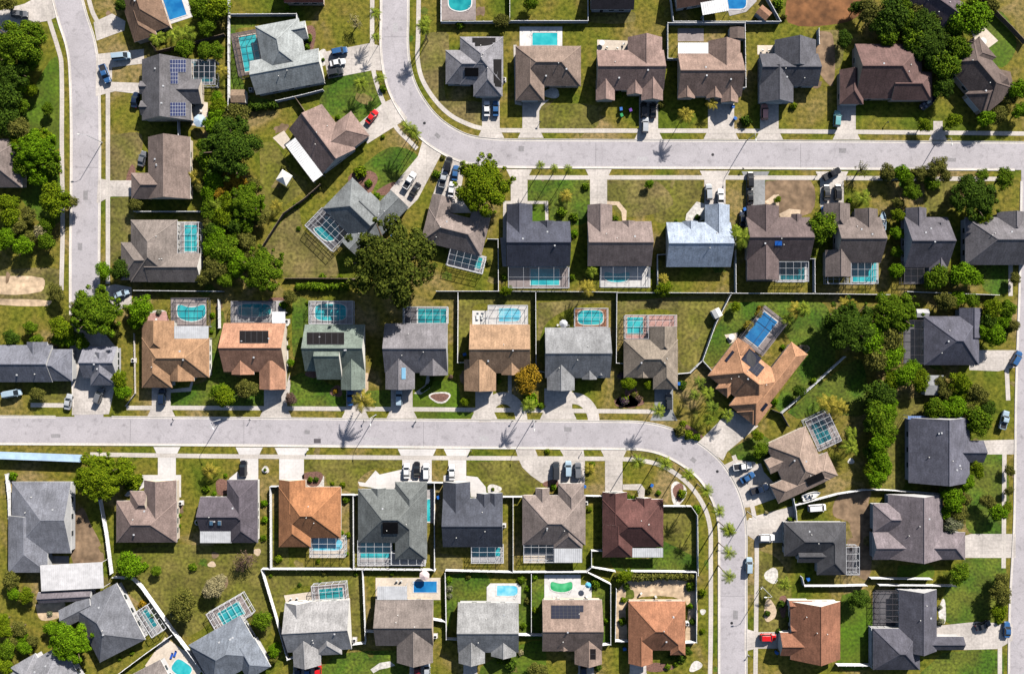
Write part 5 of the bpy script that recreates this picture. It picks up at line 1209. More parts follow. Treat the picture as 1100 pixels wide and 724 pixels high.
for a in (
 ((2,0),245,122,26,'mid'), ((3,0),230,510,20,'olive'), ((3,0),640,585,32,'dark'), ((3,0),872,515,22,'lime'), ((3,0),18,460,26,'mid'), ((3,0),795,20,34,'mid'), ((3,0),825,85,18,'olive'),
 ((1,0),500,185,26,'bright'), ((1,0),495,230,20,'mid'), ((1,0),575,290,10,'bright'), ((1,0),400,40,16,'bright'), ((1,0),645,570,14,'bright'), ((1,0),865,665,13,'lime'), ((1,0),865,430,22,'mid'),
 ((1,1),755,180,38,'lime'), ((1,1),795,235,22,'bright'), ((1,1),800,295,14,'olive'), ((1,1),835,295,20,'bright'), ((1,1),555,255,18,'olive'), ((1,1),515,290,16,'mid'), ((1,1),440,345,18,'mid'), ((1,1),380,160,16,'olive'), ((1,1),610,330,14,'mid'), ((1,1),455,455,14,'mid'),
 ((1,1),570,690,22,'mid'), ((1,1),615,700,16,'olive'), ((1,1),660,690,14,'lime'), ((2,1),130,190,26,'mid'), ((2,1),160,110,14,'olive'), ((2,1),1000,408,20,'mid'), ((2,1),855,250,22,'mid'), ((2,1),800,400,26,'mid'), ((2,1),740,375,30,'mid'), ((2,1),800,480,24,'bright'), ((2,1),460,690,18,'mid'), ((2,1),790,690,18,'mid'), ((2,1),385,620,18,'olive'),
 ((3,1),405,400,18,'dark'), ((3,1),300,418,10,'mid'), ((3,1),175,590,14,'lime'), ((3,1),180,665,14,'bright'), ((4,1),240,320,18,'mid'), ((4,1),900,420,22,'pale'),
 ((1,2),380,170,24,'bright'), ((1,2),400,330,12,'olive'), ((1,2),405,375,12,'mid'), ((1,2),635,590,16,'gold'), ((1,2),560,515,10,'dark'), ((1,2),500,160,12,'mid'), ((0,2),770,205,16,'white'), ((0,2),1032,220,16,'bright'), ((0,2),1028,300,12,'mid'),
 ((2,2),435,495,24,'mid'), ((2,2),430,540,18,'bright'), ((2,2),590,635,42,'bright'), ((2,2),640,660,22,'mid'), ((2,2),1045,635,26,'purple'), ((2,2),1030,515,22,'purple'), ((2,2),110,520,14,'dark'), ((2,2),200,520,14,'brown'),
 ((3,2),820,375,16,'bright'), ((3,2),930,380,18,'pale'), ((3,2),640,290,22,'ypalm'), ((3,2),710,190,18,'gold'), ((3,2),330,560,28,'dark'), ((3,2),50,625,24,'lime'), ((3,2),95,605,18,'olive'), ((3,2),120,625,20,'brown'), ((3,2),970,540,20,'mid'), ((3,2),780,640,22,'bright'),
 ((0,3),640,410,46,'lime'), ((0,3),670,380,28,'lime'), ((0,3),1000,430,22,'mid'), ((0,3),1040,455,14,'bright'), ((0,3),870,560,14,'bright'), ((0,3),870,610,12,'bright'), ((0,3),60,370,24,'bright'),
 ((1,3),288,500,20,'bright'), ((1,3),290,580,20,'bright'), ((1,3),285,670,18,'mid'), ((1,3),512,385,16,'mid'), ((1,3),540,385,16,'dark'), ((1,3),660,645,18,'bright'), ((1,3),695,655,18,'lime'), ((1,3),670,410,16,'lime'), ((1,3),685,480,24,'mid'), ((1,3),620,405,12,'lime'), ((1,3),100,365,12,'bright'),
 ((1,4),355,165,24,'lime'), ((1,4),690,140,12,'bright'), ((1,4),550,175,14,'lime'), ((1,4),320,245,12,'mid'), ((1,4),460,290,12,'dark'), ((1,4),580,232,16,'olive'), ((1,4),735,235,14,'mid'), ((1,4),910,235,14,'mid'), ((1,4),560,275,8,'mid'),
 ((2,4),190,265,20,'bright'), ((2,4),195,310,18,'white'), ((2,4),195,345,16,'white'), ((2,4),285,250,16,'olive'), ((2,4),545,265,24,'mid'), ((2,4),575,310,18,'bright'), ((2,4),575,370,20,'olive'), ((2,4),610,415,20,'lime'), ((2,4),555,490,18,'mid'), ((2,4),490,680,36,'dark'), ((2,4),440,660,22,'mid'), ((2,4),540,620,18,'pale'), ((2,4),605,250,22,'bright'), ((2,4),905,285,28,'mid'), ((2,4),960,465,18,'bright'), ((2,4),915,690,24,'dark'), ((2,4),400,440,1,'mid'),
 ((2,3),640,405,1,'mid'), ((2,3),700,420,18,'bright'), ((2,3),405,432,10,'lime'), ((2,3),305,480,12,'lime'), ((2,3),875,340,22,'lime'), ((2,3),890,310,16,'mid'), ((2,3),670,248,16,'lime'), ((2,3),875,530,16,'lime'),
 ((3,3),790,345,16,'ypalm'), ((3,3),330,455,26,'lime'), ((3,3),402,530,26,'bright'), ((3,3),215,450,16,'bright'), ((3,3),170,440,18,'olive'), ((3,3),85,480,22,'bright'), ((3,3),855,580,18,'mid'), ((3,3),740,545,12,'pale'), ((3,3),318,150,34,'olive'), ((3,3),362,168,30,'lime'), ((3,3),400,178,24,'mid'), ((3,3),335,115,22,'lime'),
 ((3,4),45,365,18,'lime'), ((3,4),430,330,22,'lime'), ((3,4),745,430,18,'dark'), ((3,4),860,458,24,'lime'), ((3,4),325,645,30,'dark'), ((3,4),280,640,22,'dark'), ((3,4),300,675,16,'mid'), ((3,4),260,690,18,'mid'), ((3,4),370,395,18,'bright'), ((3,4),370,300,28,'mid'), ((3,4),380,470,20,'dark'), ((3,4),40,470,24,'mid'), ((3,4),815,385,22,'dark'), ((3,4),430,515,16,'lime'), ((3,4),60,300,20,'dark'), ((3,4),765,245,1,'mid'), ((3,4),800,515,16,'dark'), ((3,4),850,575,14,'mid'),
 ((4,3),250,720,10,'brown'), ((4,4),685,470,20,'white'), ((4,4),680,400,14,'white'), ((4,4),965,470,18,'lime'), ((4,0),640,40,18,'pale'), ((0,4),690,385,22,'gold'), ((0,4),740,440,12,'bright'), ((0,4),600,600,1,'mid'), ((0,4),640,620,14,'mid'), ((0,4),580,650,12,'mid'), ((0,4),935,205,24,'mid'), ((0,4),240,430,16,'white'), ((0,4),700,200,22,'bright'), ((0,4),460,250,1,'mid')):
    if a[3] > 5: shrub(*a)
hedge((1,2), [(440,78),(560,82),(700,85)], 2.2, 1.8, 'mid', 'long clipped green hedge', 'C3', 'above')
hedge((3,4), [(10,255),(120,250),(240,250),(385,250)], 2.3, 2.0, 'olive', 'bushy yellowish green hedge', 'E5', 'behind')
hedge((1,0), [(215,515),(280,520),(350,510)], 2.2, 1.8, 'dark', 'short dark green hedge', 'K1', 'below')
hedge((4,1), [(395,205),(480,185),(600,180)], 1.8, 1.5, 'olive', 'loose verge hedge', 'B7', 'above')
hedge((4,2), [(1005,150),(1015,220),(1020,300)], 1.6, 1.6, 'mid', 'narrow roadside hedge', 'R1', 'right of')
hedge((2,2), [(110,512),(100,560),(60,590)], .9, .8, 'dark', 'low curved edging hedge', 'C4', 'along the path of')
hedge((3,3), [(20,730),(20,730.1)], .1, .1, 'dark', 'x', 'C4', 'x') if False else None

for i, (x, y) in enumerate(((115,300),(245,312),(362,362),(450,442),(510,540),(555,634))):
    palm((3,3), x, y, 36 if i > 1 else 42, 10.0, 'palm', rel='lining the inside of the lower street curve', word='street palm', group='palms lining the street curve', anchor='')
for y in (28, 136, 252):
    palm((3,4), 558, y, 38, 10.0, 'palm', rel='lining the inside of the lower street curve', word='street palm', group='palms lining the street curve', anchor='')
for a in (
 ((2,1),635,150,26,7,'palm','B2','above'), ((2,1),703,162,24,7,'palm','B2','above'), ((2,1),770,165,26,7,'palm','B2','above'), ((2,1),760,296,38,1.6,'ypalm','B2','right of'), ((2,1),885,665,34,2.5,'palm','B3','left of'), ((2,1),900,645,26,2.2,'palm','B3','left of'),
 ((3,1),620,500,62,5.5,'palm','B5','left of'), ((3,1),590,470,40,4.5,'palm','B5','left of'), ((4,1),305,305,48,2.2,'palm','B6','above'), ((3,0),345,560,46,6.5,'ypalm','A4','below'), ((3,0),475,505,34,3.0,'ypalm','A4','below'),
 ((2,0),75,105,34,7.5,'palm','A1','left of'), ((2,0),75,150,26,7,'palm','A1','left of'), ((2,0),15,640,36,8,'palm','A1','below left of'), ((1,0),825,65,34,7,'palm','K1','right of'), ((1,0),830,180,24,5,'palm','K1','right of'), ((1,0),755,405,38,4.5,'palm','K1','right of'), ((1,0),850,380,32,5,'palm','K1','right of'), ((1,0),980,620,40,7.5,'palm','K2','right of'), ((1,0),1020,655,34,7.5,'palm','K2','right of'), ((1,0),1060,130,36,8,'palm','A1','left of'),
 ((0,0),850,170,55,3,'palm','L1','above'), ((0,0),910,165,55,3.5,'palm','L1','above'), ((0,0),765,185,45,3,'palm','L1','above'), ((0,0),1075,345,40,2.5,'ypalm','L1','right of'),
 ((0,1),945,205,52,2.5,'ypalm','L2','right of'), ((1,1),345,345,36,2.5,'ypalm','K3','left of'), ((1,1),60,340,42,4,'palm','L2','right of'), ((3,1),240,700,30,3,'ypalm','B4','below'),
 ((1,2),765,640,58,8,'ypalm','C3','below'), ((2,2),865,90,46,6,'ypalm','C6','above'), ((2,2),580,660,40,8,'palm','C5','below'), ((3,2),215,685,42,7.5,'palm','C7','below'),
 ((3,2),890,195,52,4,'ypalm','C8','above right of'), ((3,2),840,245,36,3,'palm','C8','above right of'), ((3,2),415,545,34,4,'dpalm','C8','left of'), ((3,2),455,600,38,4,'palm','C8','left of'), ((3,2),390,610,32,4.5,'dpalm','C8','left of'), ((3,2),475,670,40,5,'dpalm','C8','left of'), ((3,2),1040,650,56,3.5,'ypalm','D8','above'),
 ((3,3),460,95,30,3,'palm','C8','below left of'), ((3,3),550,75,38,4,'palm','C8','below left of'),
 ((4,2),230,170,48,5,'ypalm','R1','left of'), ((4,2),175,665,56,3.5,'ypalm','D8','above right of'), ((4,2),20,190,42,5,'palm','R1','left of'), ((4,3),200,45,42,3,'ypalm','D8','right of'), ((4,3),245,225,52,3.5,'palm','D8','right of'), ((4,3),250,160,36,3,'palm','D8','right of'),
 ((0,3),1015,345,46,3.2,'ypalm','D2','above left of'), ((2,3),875,335,30,2.5,'ypalm','D6','right of'), ((3,4),825,290,40,5,'palm','D9','below left of'), ((3,4),640,640,1,4,'palm','E6','left of')):
    if a[3] > 5: palm(*a)

# ------------------------------------------------------------------ vehicles
def loft(mb, sts, mi=0):
    """sts: list of (x, half width, z bottom, z top) with chamfered sections"""
    n = 8; rings = []
    for x, w, zb, zt in sts:
        c = min(.12, (zt-zb)*.3); rings.append([(x,-w+c*.6,zb),(x,w-c*.6,zb),(x,w,zb+c),(x,w,zt-c*1.2),(x,w-c*1.3,zt),(x,-w+c*1.3,zt),(x,-w,zt-c*1.2),(x,-w,zb+c)])
    vs = [p for r in rings for p in r]; fs = []
    for k in range(len(sts)-1):
        for i in range(n): j = (i+1) % n; fs.append((k*n+i, k*n+j, (k+1)*n+j, (k+1)*n+i))
    fs += [tuple(range(n))[::-1], tuple((len(sts)-1)*n+i for i in range(n))]
    mb.add(vs, fs, mi)
M_tyre = mat('tyre_rubber', (.012,.012,.013), .8, .1, 3, 0); M_rim = mat('wheel_rim', (.4,.4,.42), .35, .05, 3, 0, metal=.6)
M_head = mat('lamp_glass', (.75,.75,.72), .15, .02, 1, 0, spec=.6); M_tail = mat('tail_lamp', (.35,.01,.01), .25, .05, 1, 0)
M_carglass = mat('car_glass', (.012,.016,.02), .06, .02, 1, 0, spec=.7)
PAINT = {n: mat('paint_'+n.replace(' ','_'), c, .3, .03, 1, .03, spec=.5, coat=.4) for n, c in {'white':(.72,.72,.74),'black':(.012,.012,.015),'silver':(.38,.40,.43),'blue':(.03,.10,.25),'dark blue':(.012,.022,.05),
  'light blue':(.33,.43,.52),'grey':(.13,.135,.15),'dark grey':(.035,.037,.042),'red':(.55,.012,.014),'dark red':(.14,.01,.015),'teal':(.12,.32,.34),'pale red':(.62,.28,.24)}.items()}
SPEC = {  # length, half width, body stations, glass base, roof
 'sedan': ([(-2.32,.72,.45,.80),(-2.2,.84,.28,.92),(-1.5,.90,.22,.97),(0,.91,.20,.95),(.9,.90,.22,.93),(1.9,.85,.25,.80),(2.25,.70,.35,.68)], (-1.75,1.05,.92), (-1.0,.25,1.44)),
 'suv': ([(-2.3,.80,.50,1.02),(-2.2,.90,.32,1.10),(-1.2,.95,.26,1.12),(.8,.95,.25,1.10),(1.9,.90,.30,1.02),(2.3,.76,.42,.88)], (-2.2,1.15,1.08), (-1.95,.45,1.72)),
 'pickup truck': ([(-2.75,.90,.55,1.05),(-2.6,.95,.42,1.08),(-.6,.97,.38,1.08),(1.2,.97,.36,1.10),(2.3,.93,.40,1.08),(2.7,.82,.48,.98)], (-.75,1.35,1.06), (-.5,.65,1.80)),
 'van': ([(-2.6,.92,.45,1.25),(-2.5,.98,.35,1.3),(1.4,.98,.32,1.25),(2.3,.92,.36,1.05),(2.55,.8,.45,.92)], (-2.5,1.9,1.2), (-2.42,.95,2.0)),
}
def proto(kind):
    body, gl, rf = SPEC[kind]; out = []
    mb = MB(); loft(mb, body); out.append(('body', mb, 'paint', (0,0,0)))
    W0 = body[3][1]-.06; W1 = W0-.16
    mb = MB(); x0, x1, z0 = gl; a, b, z1 = rf
    vs = [(x0,-W0,z0-.05),(x1,-W0,z0-.05),(x1,W0,z0-.05),(x0,W0,z0-.05),(a,-W1,z1-.06),(b,-W1,z1-.06),(b,W1,z1-.06),(a,W1,z1-.06)]
    mb.add(vs, [(0,1,5,4),(1,2,6,5),(2,3,7,6),(3,0,4,7)]); out.append(('windows', mb, M_carglass, (0,0,0)))
    mb = MB(); loft(mb, [(a-.06,W1-.04,z1-.09,z1-.02),(a+.1,W1+.02,z1-.09,z1+.01),((a+b)/2,W1+.02,z1-.09,z1+.03),(b-.1,W1+.02,z1-.09,z1),(b+.06,W1-.04,z1-.09,z1-.03)])
    for s in (-1, 1):
        mb.bar((x1,s*W0,z0-.02),(b,s*W1,z1-.05),.06); mb.bar((x0,s*W0,z0-.02),(a,s*W1,z1-.05),.08); mb.bar(((a+b)/2-.1,s*(W0+.005),z0),((a+b)/2-.1,s*(W1+.01),z1-.05),.07,.03)
    out.append(('roof', mb, 'paint', (0,0,0)))
    if kind == 'pickup truck':
        mb = MB(); mb.box(-2.55,-.82,1.082,-.85,.82,1.09); out.append(('bed', mb, M_dark, (0,0,0)))
        mb = MB()
        for bx in ((-2.7,-.95,1.06,-2.55,.95,1.22),(-2.7,-.95,1.06,-.8,-.83,1.22),(-2.7,.83,1.06,-.8,.95,1.22)): mb.box(*bx)
        out.append(('bed_rail', mb, 'paint', (0,0,0)))
    ax = (body[0][0]+.85, body[-1][0]-.9)
    for x in ax:
        for s in (-1, 1):
            mb = MB(); y = s*(body[3][1]-.1)
            mb.tube([(0,-.1,0),(0,.1,0)], [.33,.33], 16, 0); mb.tube([(0,s*.095,0),(0,s*.115,0)], [.2,.18], 10, 1)
            out.append(('wheel', mb, (M_tyre, M_rim), (x, y, .33)))
    for s in (-1, 1):
        xe, we, zb, zt = body[-1]; mb = MB(); mb.box(-.05,-.17,-.07,.05,.17,.07); out.append(('headlight', mb, M_head, (xe-.06, s*(we-.1), zt-.04)))
        xe, we, zb, zt = body[0]; mb = MB(); mb.box(-.04,-.14,-.09,.04,.14,.09); out.append(('tail_light', mb, M_tail, (xe+.0, s*(we-.1), zt-.08)))
        mb = MB(); mb.box(-.07,-.12,-.07,.07,.12,.07); out.append(('wing_mirror', mb, 'paint', (x1-.35, s*(W0+.2), z0+.05)))
    res = []
    for n, mb, m, loc in out:
        me = bpy.data.meshes.new(n); me.from_pydata(mb.v, [], mb.f)
        for q in (m if isinstance(m, tuple) else (PAINT['white'] if m == 'paint' else m,)): me.materials.append(q)
        me.polygons.foreach_set('material_index', mb.m); res.append((n, me, m == 'paint', loc))
    return res
PROTO = {k: proto(k) for k in SPEC}
def car(t, x, y, rot, col, kind, hk, rel='on the driveway of', word=None, anchor=None, z=.036):
    """rot: image angle of the bonnet, 0 right, 90 up"""
    p = P(t, x, y); w = W(p, .9); w.z = z
    root = empty('car' if kind != 'pickup truck' else 'pickup_truck', w, math.radians(rot))
    for n, me, pt, loc in PROTO[kind]:
        o = bpy.data.objects.new(n, me); COL.objects.link(o); o.parent = root; o.location = loc
        if pt: setm(o, PAINT[col])
    reg(root, col+' '+(word or kind), 'car' if kind in ('sedan','suv') else kind.split()[0] if kind == 'van' else 'pickup', p, 'parked cars', rel, anchor if anchor is not None else HK[hk].desc)
for a in (
 ((1,0),655,250,12,'blue','suv','K1'), ((1,0),645,305,12,'white','sedan','K1'), ((1,0),635,352,12,'dark grey','suv','K1'), ((1,0),812,567,52,'red','sedan','K2'),
 ((2,0),375,528,90,'white','sedan','A1'), ((2,0),418,528,90,'blue','sedan','A1'), ((3,0),143,535,90,'black','suv','A3'), ((3,0),188,535,90,'black','sedan','A3'), ((3,0),150,610,88,'silver','suv','A3'),
 ((3,0),730,545,90,'pale red','suv','A5'), ((4,0),178,578,86,'teal','suv','A6','beside the driveway of'), ((0,0),95,70,0,'grey','suv','L0','on the driveway left of'),
 ((0,0),590,275,6,'light blue','van','L1','above the driveway of'), ((0,0),510,360,-70,'blue','pickup truck','L1','on the driveway of'), ((0,0),655,485,80,'dark blue','sedan','L1','beside the front of'),
 ((1,1),995,222,58,'white','pickup truck','K3'), ((1,1),1022,265,58,'black','sedan','K3'), ((2,1),187,145,78,'black','suv','B1'), ((2,1),165,212,78,'silver','pickup truck','B1'), ((2,1),222,185,82,'blue','sedan','B1'), ((2,1),203,265,82,'white','sedan','B1'),
 ((3,1),459,278,92,'silver','suv','B4'), ((3,1),517,300,90,'white','sedan','B4'), ((3,1),661,218,90,'black','suv','B5'), ((3,1),661,300,90,'black','sedan','B5'), ((3,1),625,405,90,'dark blue','sedan','B5','left of'),
 ((4,1),152,190,28,'black','pickup truck','B6','across the driveway end of'), ((4,1),128,280,90,'dark grey','sedan','B6'), ((4,1),182,280,90,'black','suv','B6'), ((0,1),690,115,75,'grey','sedan','L2','beside the front of'),
 ((0,2),787,615,90,'dark blue','suv','C1'), ((1,2),706,622,90,'blue','sedan','C3'), ((1,2),944,622,90,'light blue','suv','C4'), ((3,2),265,640,90,'dark grey','suv','C7'),
 ((4,2),1050,430,60,'blue','suv','R1'), ((1,3),187,330,90,'black','suv','D2'), ((1,3),980,342,90,'white','sedan','D4'), ((1,3),1030,335,90,'black','sedan','D4'), ((1,3),1076,345,90,'white','suv','D4'),
 ((2,3),205,350,90,'white','sedan','D5'), ((2,3),712,340,90,'dark grey','van','D6'), ((2,3),771,332,90,'light blue','suv','D6'), ((2,3),818,340,90,'grey','suv','D6'),
 ((3,3),622,320,8,'white','pickup truck','D8'), ((3,3),648,375,30,'blue','sedan','D8'), ((3,3),705,432,18,'dark blue','pickup truck','D8'), ((3,3),985,522,4,'white','van','D9','behind'), ((3,3),740,667,0,'white','suv','D9'),
 ((3,4),747,545,0,'red','suv','E6'), ((4,4),1005,508,88,'blue','sedan','R4','on the driveway end of'), ((4,4),890,488,20,'dark grey','sedan','R4'), ((1,4),550,705,90,'red','suv','E1'), ((1,4),498,710,90,'blue','sedan','E1'), ((1,4),452,708,90,'dark blue','suv','E1'),
 ((2,4),37,702,90,'dark red','suv','E2'), ((2,4),84,702,90,'silver','sedan','E2'), ((2,4),845,702,90,'dark blue','suv','E4'), ((0,2),60,600,10,'light blue','van','C0','below'), ((0,2),330,640,80,'silver','sedan','C0','below right of'),
 ((0,2),480,610,70,'grey','suv','C9','in front of'), ((4,3),990,95,75,'light blue','pickup truck','R2','on the driveway of'), ((0,2),590,115,20,'light blue','sedan','C9','above')):
    car(*a)
car((3,4), 655, 195, 88, 'light blue', 'suv', 'D9', 'parked at the kerb left of', z=.03)

# boats
def boat(t, x, y, rot, hk, desc, rel, hullm):
    p = P(t, x, y); w = W(p, 1.); w.z = 0; root = empty('boat', w, math.radians(rot))
    mb = MB(); L = [(-2.6,.95),(-1.5,1.05),(0,1.05),(1.2,.9),(2.2,.5),(2.8,.06)]; vs = []
    for x_, b in L: vs += [(x_,-b*.55,.55),(x_,b*.55,.55),(x_,b,1.25),(x_,b*.78,1.27),(x_,b*.7,.95),(x_,-b*.7,.95),(x_,-b*.78,1.27),(x_,-b,1.25)]
    fs = [(k*8+i, k*8+(i+1)%8, (k+1)*8+(i+1)%8, (k+1)*8+i) for k in range(5) for i in range(8)]+[tuple(range(8))[::-1], tuple(40+i for i in range(8))]
    mb.add(vs, fs); mb.build('hull', hullm, root)
    mb = MB(); mb.box(-.35,-.35,.95,.45,.35,1.6); mb.add([(.45,-.5,1.3),(.45,.5,1.3),(.2,.45,1.95),(.2,-.45,1.95)], [(0,1,2,3)]); mb.build('console', M_trim, root)
    mb = MB()
    for s in (-.5, .5): mb.box(-1.6,s-.3,.95,-1.0,s+.3,1.35)
    mb.build('seat', mat('boat_seat', (.15,.17,.22), .6, .05, 1, 0), root)
    mb = MB(); mb.box(-2.95,-.2,.7,-2.6,.2,1.6); mb.build('outboard_motor', M_dark, root)
    mb = MB()
    for s in (-.7, .7): mb.bar((-2.4,s,.42),(1.8,s*.6,.42),.1)
    mb.bar((1.6,0,.42),(3.6,0,.42),.1); mb.bar((1.8,-.45,.42),(1.8,.45,.42),.1)
    for s in (-1, 1): mb.tube([(-1,s*1.0-.1,.3),(-1,s*1.0+.1,.3)], [.3,.3], 12)
    mb.build('trailer', M_dark, root)
    reg(root, desc, 'boat', p, 'boats on trailers', rel, HK[hk].desc)
boat((3,3), 955, 462, 18, 'D8', 'white motor boat on a trailer', 'below', M_trim)
boat((4,1), 398, 420, 88, 'B6', 'blue and white boat on a trailer', 'right of', PAINT['light blue'])
boat((4,0), 620, 500, 38, 'A6', 'dark blue boat on a trailer', 'right of', PAINT['dark blue'])

# ------------------------------------------------------------------ street furniture and yard things
def lamp(t, x, y, rot, hk, rel):
    p = P(t, x, y); w = W(p); root = empty('street_lamp', w, math.radians(rot))
    mb = MB(); mb.tube([(0,0,0),(0,0,.5),(0,0,7.6)], [.16,.12,.08], 8); mb.build('pole', M_alu, root)
    mb = MB(); mb.tube([(0,0,7.4),(.6,0,7.9),(1.7,0,8.0)], [.05,.045,.04], 6); mb.build('arm', M_alu, root)
    mb = MB(); loft(mb, [(1.5,.08,7.93,8.05),(1.8,.18,7.9,8.1),(2.2,.16,7.92,8.08),(2.35,.06,7.96,8.04)]); mb.build('lamp_head', M_trim, root)
    reg(root, 'tall metal street lamp', 'street lamp', p, 'street lamps', rel, HK[hk].desc)
for a in (((1,3),82,92,-60,'C2','below'), ((1,3),832,70,-90,'C3','below right of'), ((2,3),602,94,-90,'C5','below right of'), ((3,3),646,540,180,'D8','below left of'), ((3,1),640,32,-90,'A5','below left of'), ((0,1),497,38,180,'L2','left of'), ((3,4),718,300,180,'D9','below left of'), ((4,1),650,52,-90,'A6','below right of')):
    lamp(*a)
def mailbox(t, x, y, hk):
    p = P(t, x, y); w = W(p); root = empty('mailbox', w, R.uniform(0, 3))
    mb = MB(); mb.box(-.06,-.06,0,.06,.06,1.05); mb.build('post', M_trim, root)
    mb = MB(); mb.box(-.28,-.11,1.05,.28,.11,1.2); mb.tube([(-.28,0,1.2),(.28,0,1.2)], [.11,.11], 10); mb.build('box', M_dark if R.random() < .5 else M_trim, root)
    reg(root, 'roadside mailbox on a post', 'mailbox', p, 'mailboxes', 'in front of', HK[hk].desc)
for a in (((1,3),224,92,'C2'), ((1,3),777,98,'C3'), ((1,3),1028,100,'C4'), ((2,3),30,98,'C4'), ((2,3),500,98,'C5'), ((2,3),612,100,'C6'), ((2,3),838,250,'D6'), ((2,3),300,244,'D5'), ((1,3),505,236,'D4'), ((0,3),848,90,'C1'), ((2,0),632,600,'A3'), ((3,1),620,168,'B4'), ((3,4),650,628,'E6'), ((3,4),708,300,'D9'), ((3,1),985,192,'B6'), ((4,0),415,600,'A6')): mailbox(*a)
def wheelie(t, x, y, col, hk, rel='beside'):
    p = P(t, x, y); w = W(p, .8); w.z = 0; root = empty('wheelie_bin', w, R.uniform(0, 6))
    mb = MB(); vs = [(-.28,-.3,.08),(.28,-.3,.08),(.28,.3,.08),(-.28,.3,.08),(-.36,-.42,1.1),(.36,-.42,1.1),(.36,.42,1.1),(-.36,.42,1.1)]
    mb.add(vs, [(3,2,1,0),(4,5,6,7),(0,1,5,4),(1,2,6,5),(2,3,7,6),(3,0,4,7)])
    m = mat('bin_'+col, {'blue':(.02,.12,.42),'green':(.02,.26,.08),'purple':(.10,.03,.25)}[col], .5, .05, 1, 0); mb.build('bin', m, root)
    mb = MB(); mb.box(-.4,-.47,1.1,.4,.47,1.17); mb.bar((-.3,.5,1.05),(.3,.5,1.05),.06); mb.build('lid', m, root)
    for s in (-.3, .3):
        mb = MB(); mb.tube([(s-.04,.36,.12),(s+.04,.36,.12)], [.12,.12], 10); mb.build('wheel', M_tyre, root)
    reg(root, col+' wheelie bin', 'wheelie bin', p, 'wheelie bins', rel, HK[hk].desc)
for a in (((3,0),32,532,'blue','A3'), ((3,0),35,562,'green','A3'), ((3,0),78,537,'purple','A3'), ((3,0),576,520,'blue','A4'), ((3,0),586,577,'blue','A4'), ((4,1),107,357,'blue','B6'), ((2,2),268,410,'blue','C5'), ((2,3),140,470,'blue','D5'), ((3,3),182,412,'blue','D7'), ((3,4),50,600,'blue','E5'), ((1,1),912,490,'blue','K3'), ((3,4),788,618,'blue','E6'), ((2,3),850,418,'blue','D6'), ((3,1),632,362,'blue','B5'), ((3,2),312,552,'blue','C7'), ((3,4),942,262,'blue','D9')): wheelie(*a)
def hvac(t, x, y, hk):
    p = P(t, x, y); w = W(p, .9); w.z = 0; root = empty('air_conditioner', w, 0)
    mb = MB(); mb.box(-.7,-.7,0,.7,.7,.1); mb.build('pad', M_walk, root)
    mb = MB(); mb.box(-.48,-.48,.1,.48,.48,.95); mb.build('casing', M_trim, root)
    mb = MB(); mb.tube([(0,0,.95),(0,0,1.0)], [.38,.38], 16)
    for k in range(6): a = k*PI/6; mb.bar((.4*math.cos(a),.4*math.sin(a),1.02),(-.4*math.cos(a),-.4*math.sin(a),1.02),.03)
    mb.build('fan_grille', M_dark, root)
    reg(root, 'white air conditioner unit', 'air conditioner', p, 'air conditioner units', 'beside', HK[hk].desc)
for a in (((2,0),458,385,'A1'), ((2,4),124,542,'E2'), ((0,3),876,500,'D1'), ((2,2),608,505,'C5'), ((2,3),858,500,'D6'), ((1,2),398,250,'C2'), ((0,2),645,440,'C1'), ((1,0),222,435,'K1'), ((3,4),355,480,'E5'), ((1,4),726,560,'E1'), ((2,3),458,610,'D5')): hvac(*a)
def manhole(t, x, y, where):
    w = WT(t, x, y); mb = MB(); mb.tube([(w.x,w.y,.02),(w.x,w.y,.034)], [.42,.42], 20, 0)
    for k in range(-2, 3): mb.bar((w.x-.3,w.y+k*.12,.036),(w.x+.3,w.y+k*.12,.036),.04,.012)
    o = mb.build('manhole_cover', M_dark, None, (w.x, w.y, 0)); reg(o, 'round dark manhole cover', 'manhole cover', P(t,x,y), 'manhole covers', where, '')
manhole((2,0),72,600,'in the bend of the upper street'); manhole((3,1),478,97,'in the straight upper street'); manhole((3,4),570,475,'in the road left of the red car'); manhole((3,3),500,345,'in the lower street curve')
w = WT((1,3),547,197); mb = MB(); mb.box(w.x-1,w.y-.65,.02,w.x+1,w.y+.65,.032)
for k in range(9): mb.bar((w.x-.9+k*.225,w.y-.55,.036),(w.x-.9+k*.225,w.y+.55,.036),.08,.012)
reg(mb.build('drain_grate', M_bronze, None, (w.x,w.y,0)), 'rectangular dark drain grate', 'drain', P((1,3),547,197), None, 'in the lower street above the grey house with three cars', '')
# gazebo, sheds, umbrellas, loungers, play things
def gazebo(t, x, y, rot, r):
    p = P(t, x, y); w = W(p, 3); w.z = 0; root = empty('gazebo', w, math.radians(rot)); mb = MB(); h = r
    mb.add([(-h,-h,2.5),(h,-h,2.5),(h,h,2.5),(-h,h,2.5),(0,0,3.5)], [(0,1,4),(1,2,4),(2,3,4),(3,0,4)]); mb.add([(-h,-h,2.2),(h,-h,2.2),(h,h,2.2),(-h,h,2.2),(-h,-h,2.5),(h,-h,2.5),(h,h,2.5),(-h,h,2.5)], [(0,1,5,4),(1,2,6,5),(2,3,7,6),(3,0,4,7)])
    mb.build('canopy', M_trim, root)
    for a, b in ((-1,-1),(1,-1),(1,1),(-1,1)):
        mb = MB(); mb.box(a*(h-.15)-.05,b*(h-.15)-.05,0,a*(h-.15)+.05,b*(h-.15)+.05,2.5); mb.build('post', M_trim, root)
    root['label'] = 'white square garden gazebo below the brown tilted house'; root['category'] = 'gazebo'
gazebo((1,1), 383, 207, -32, 1.75)
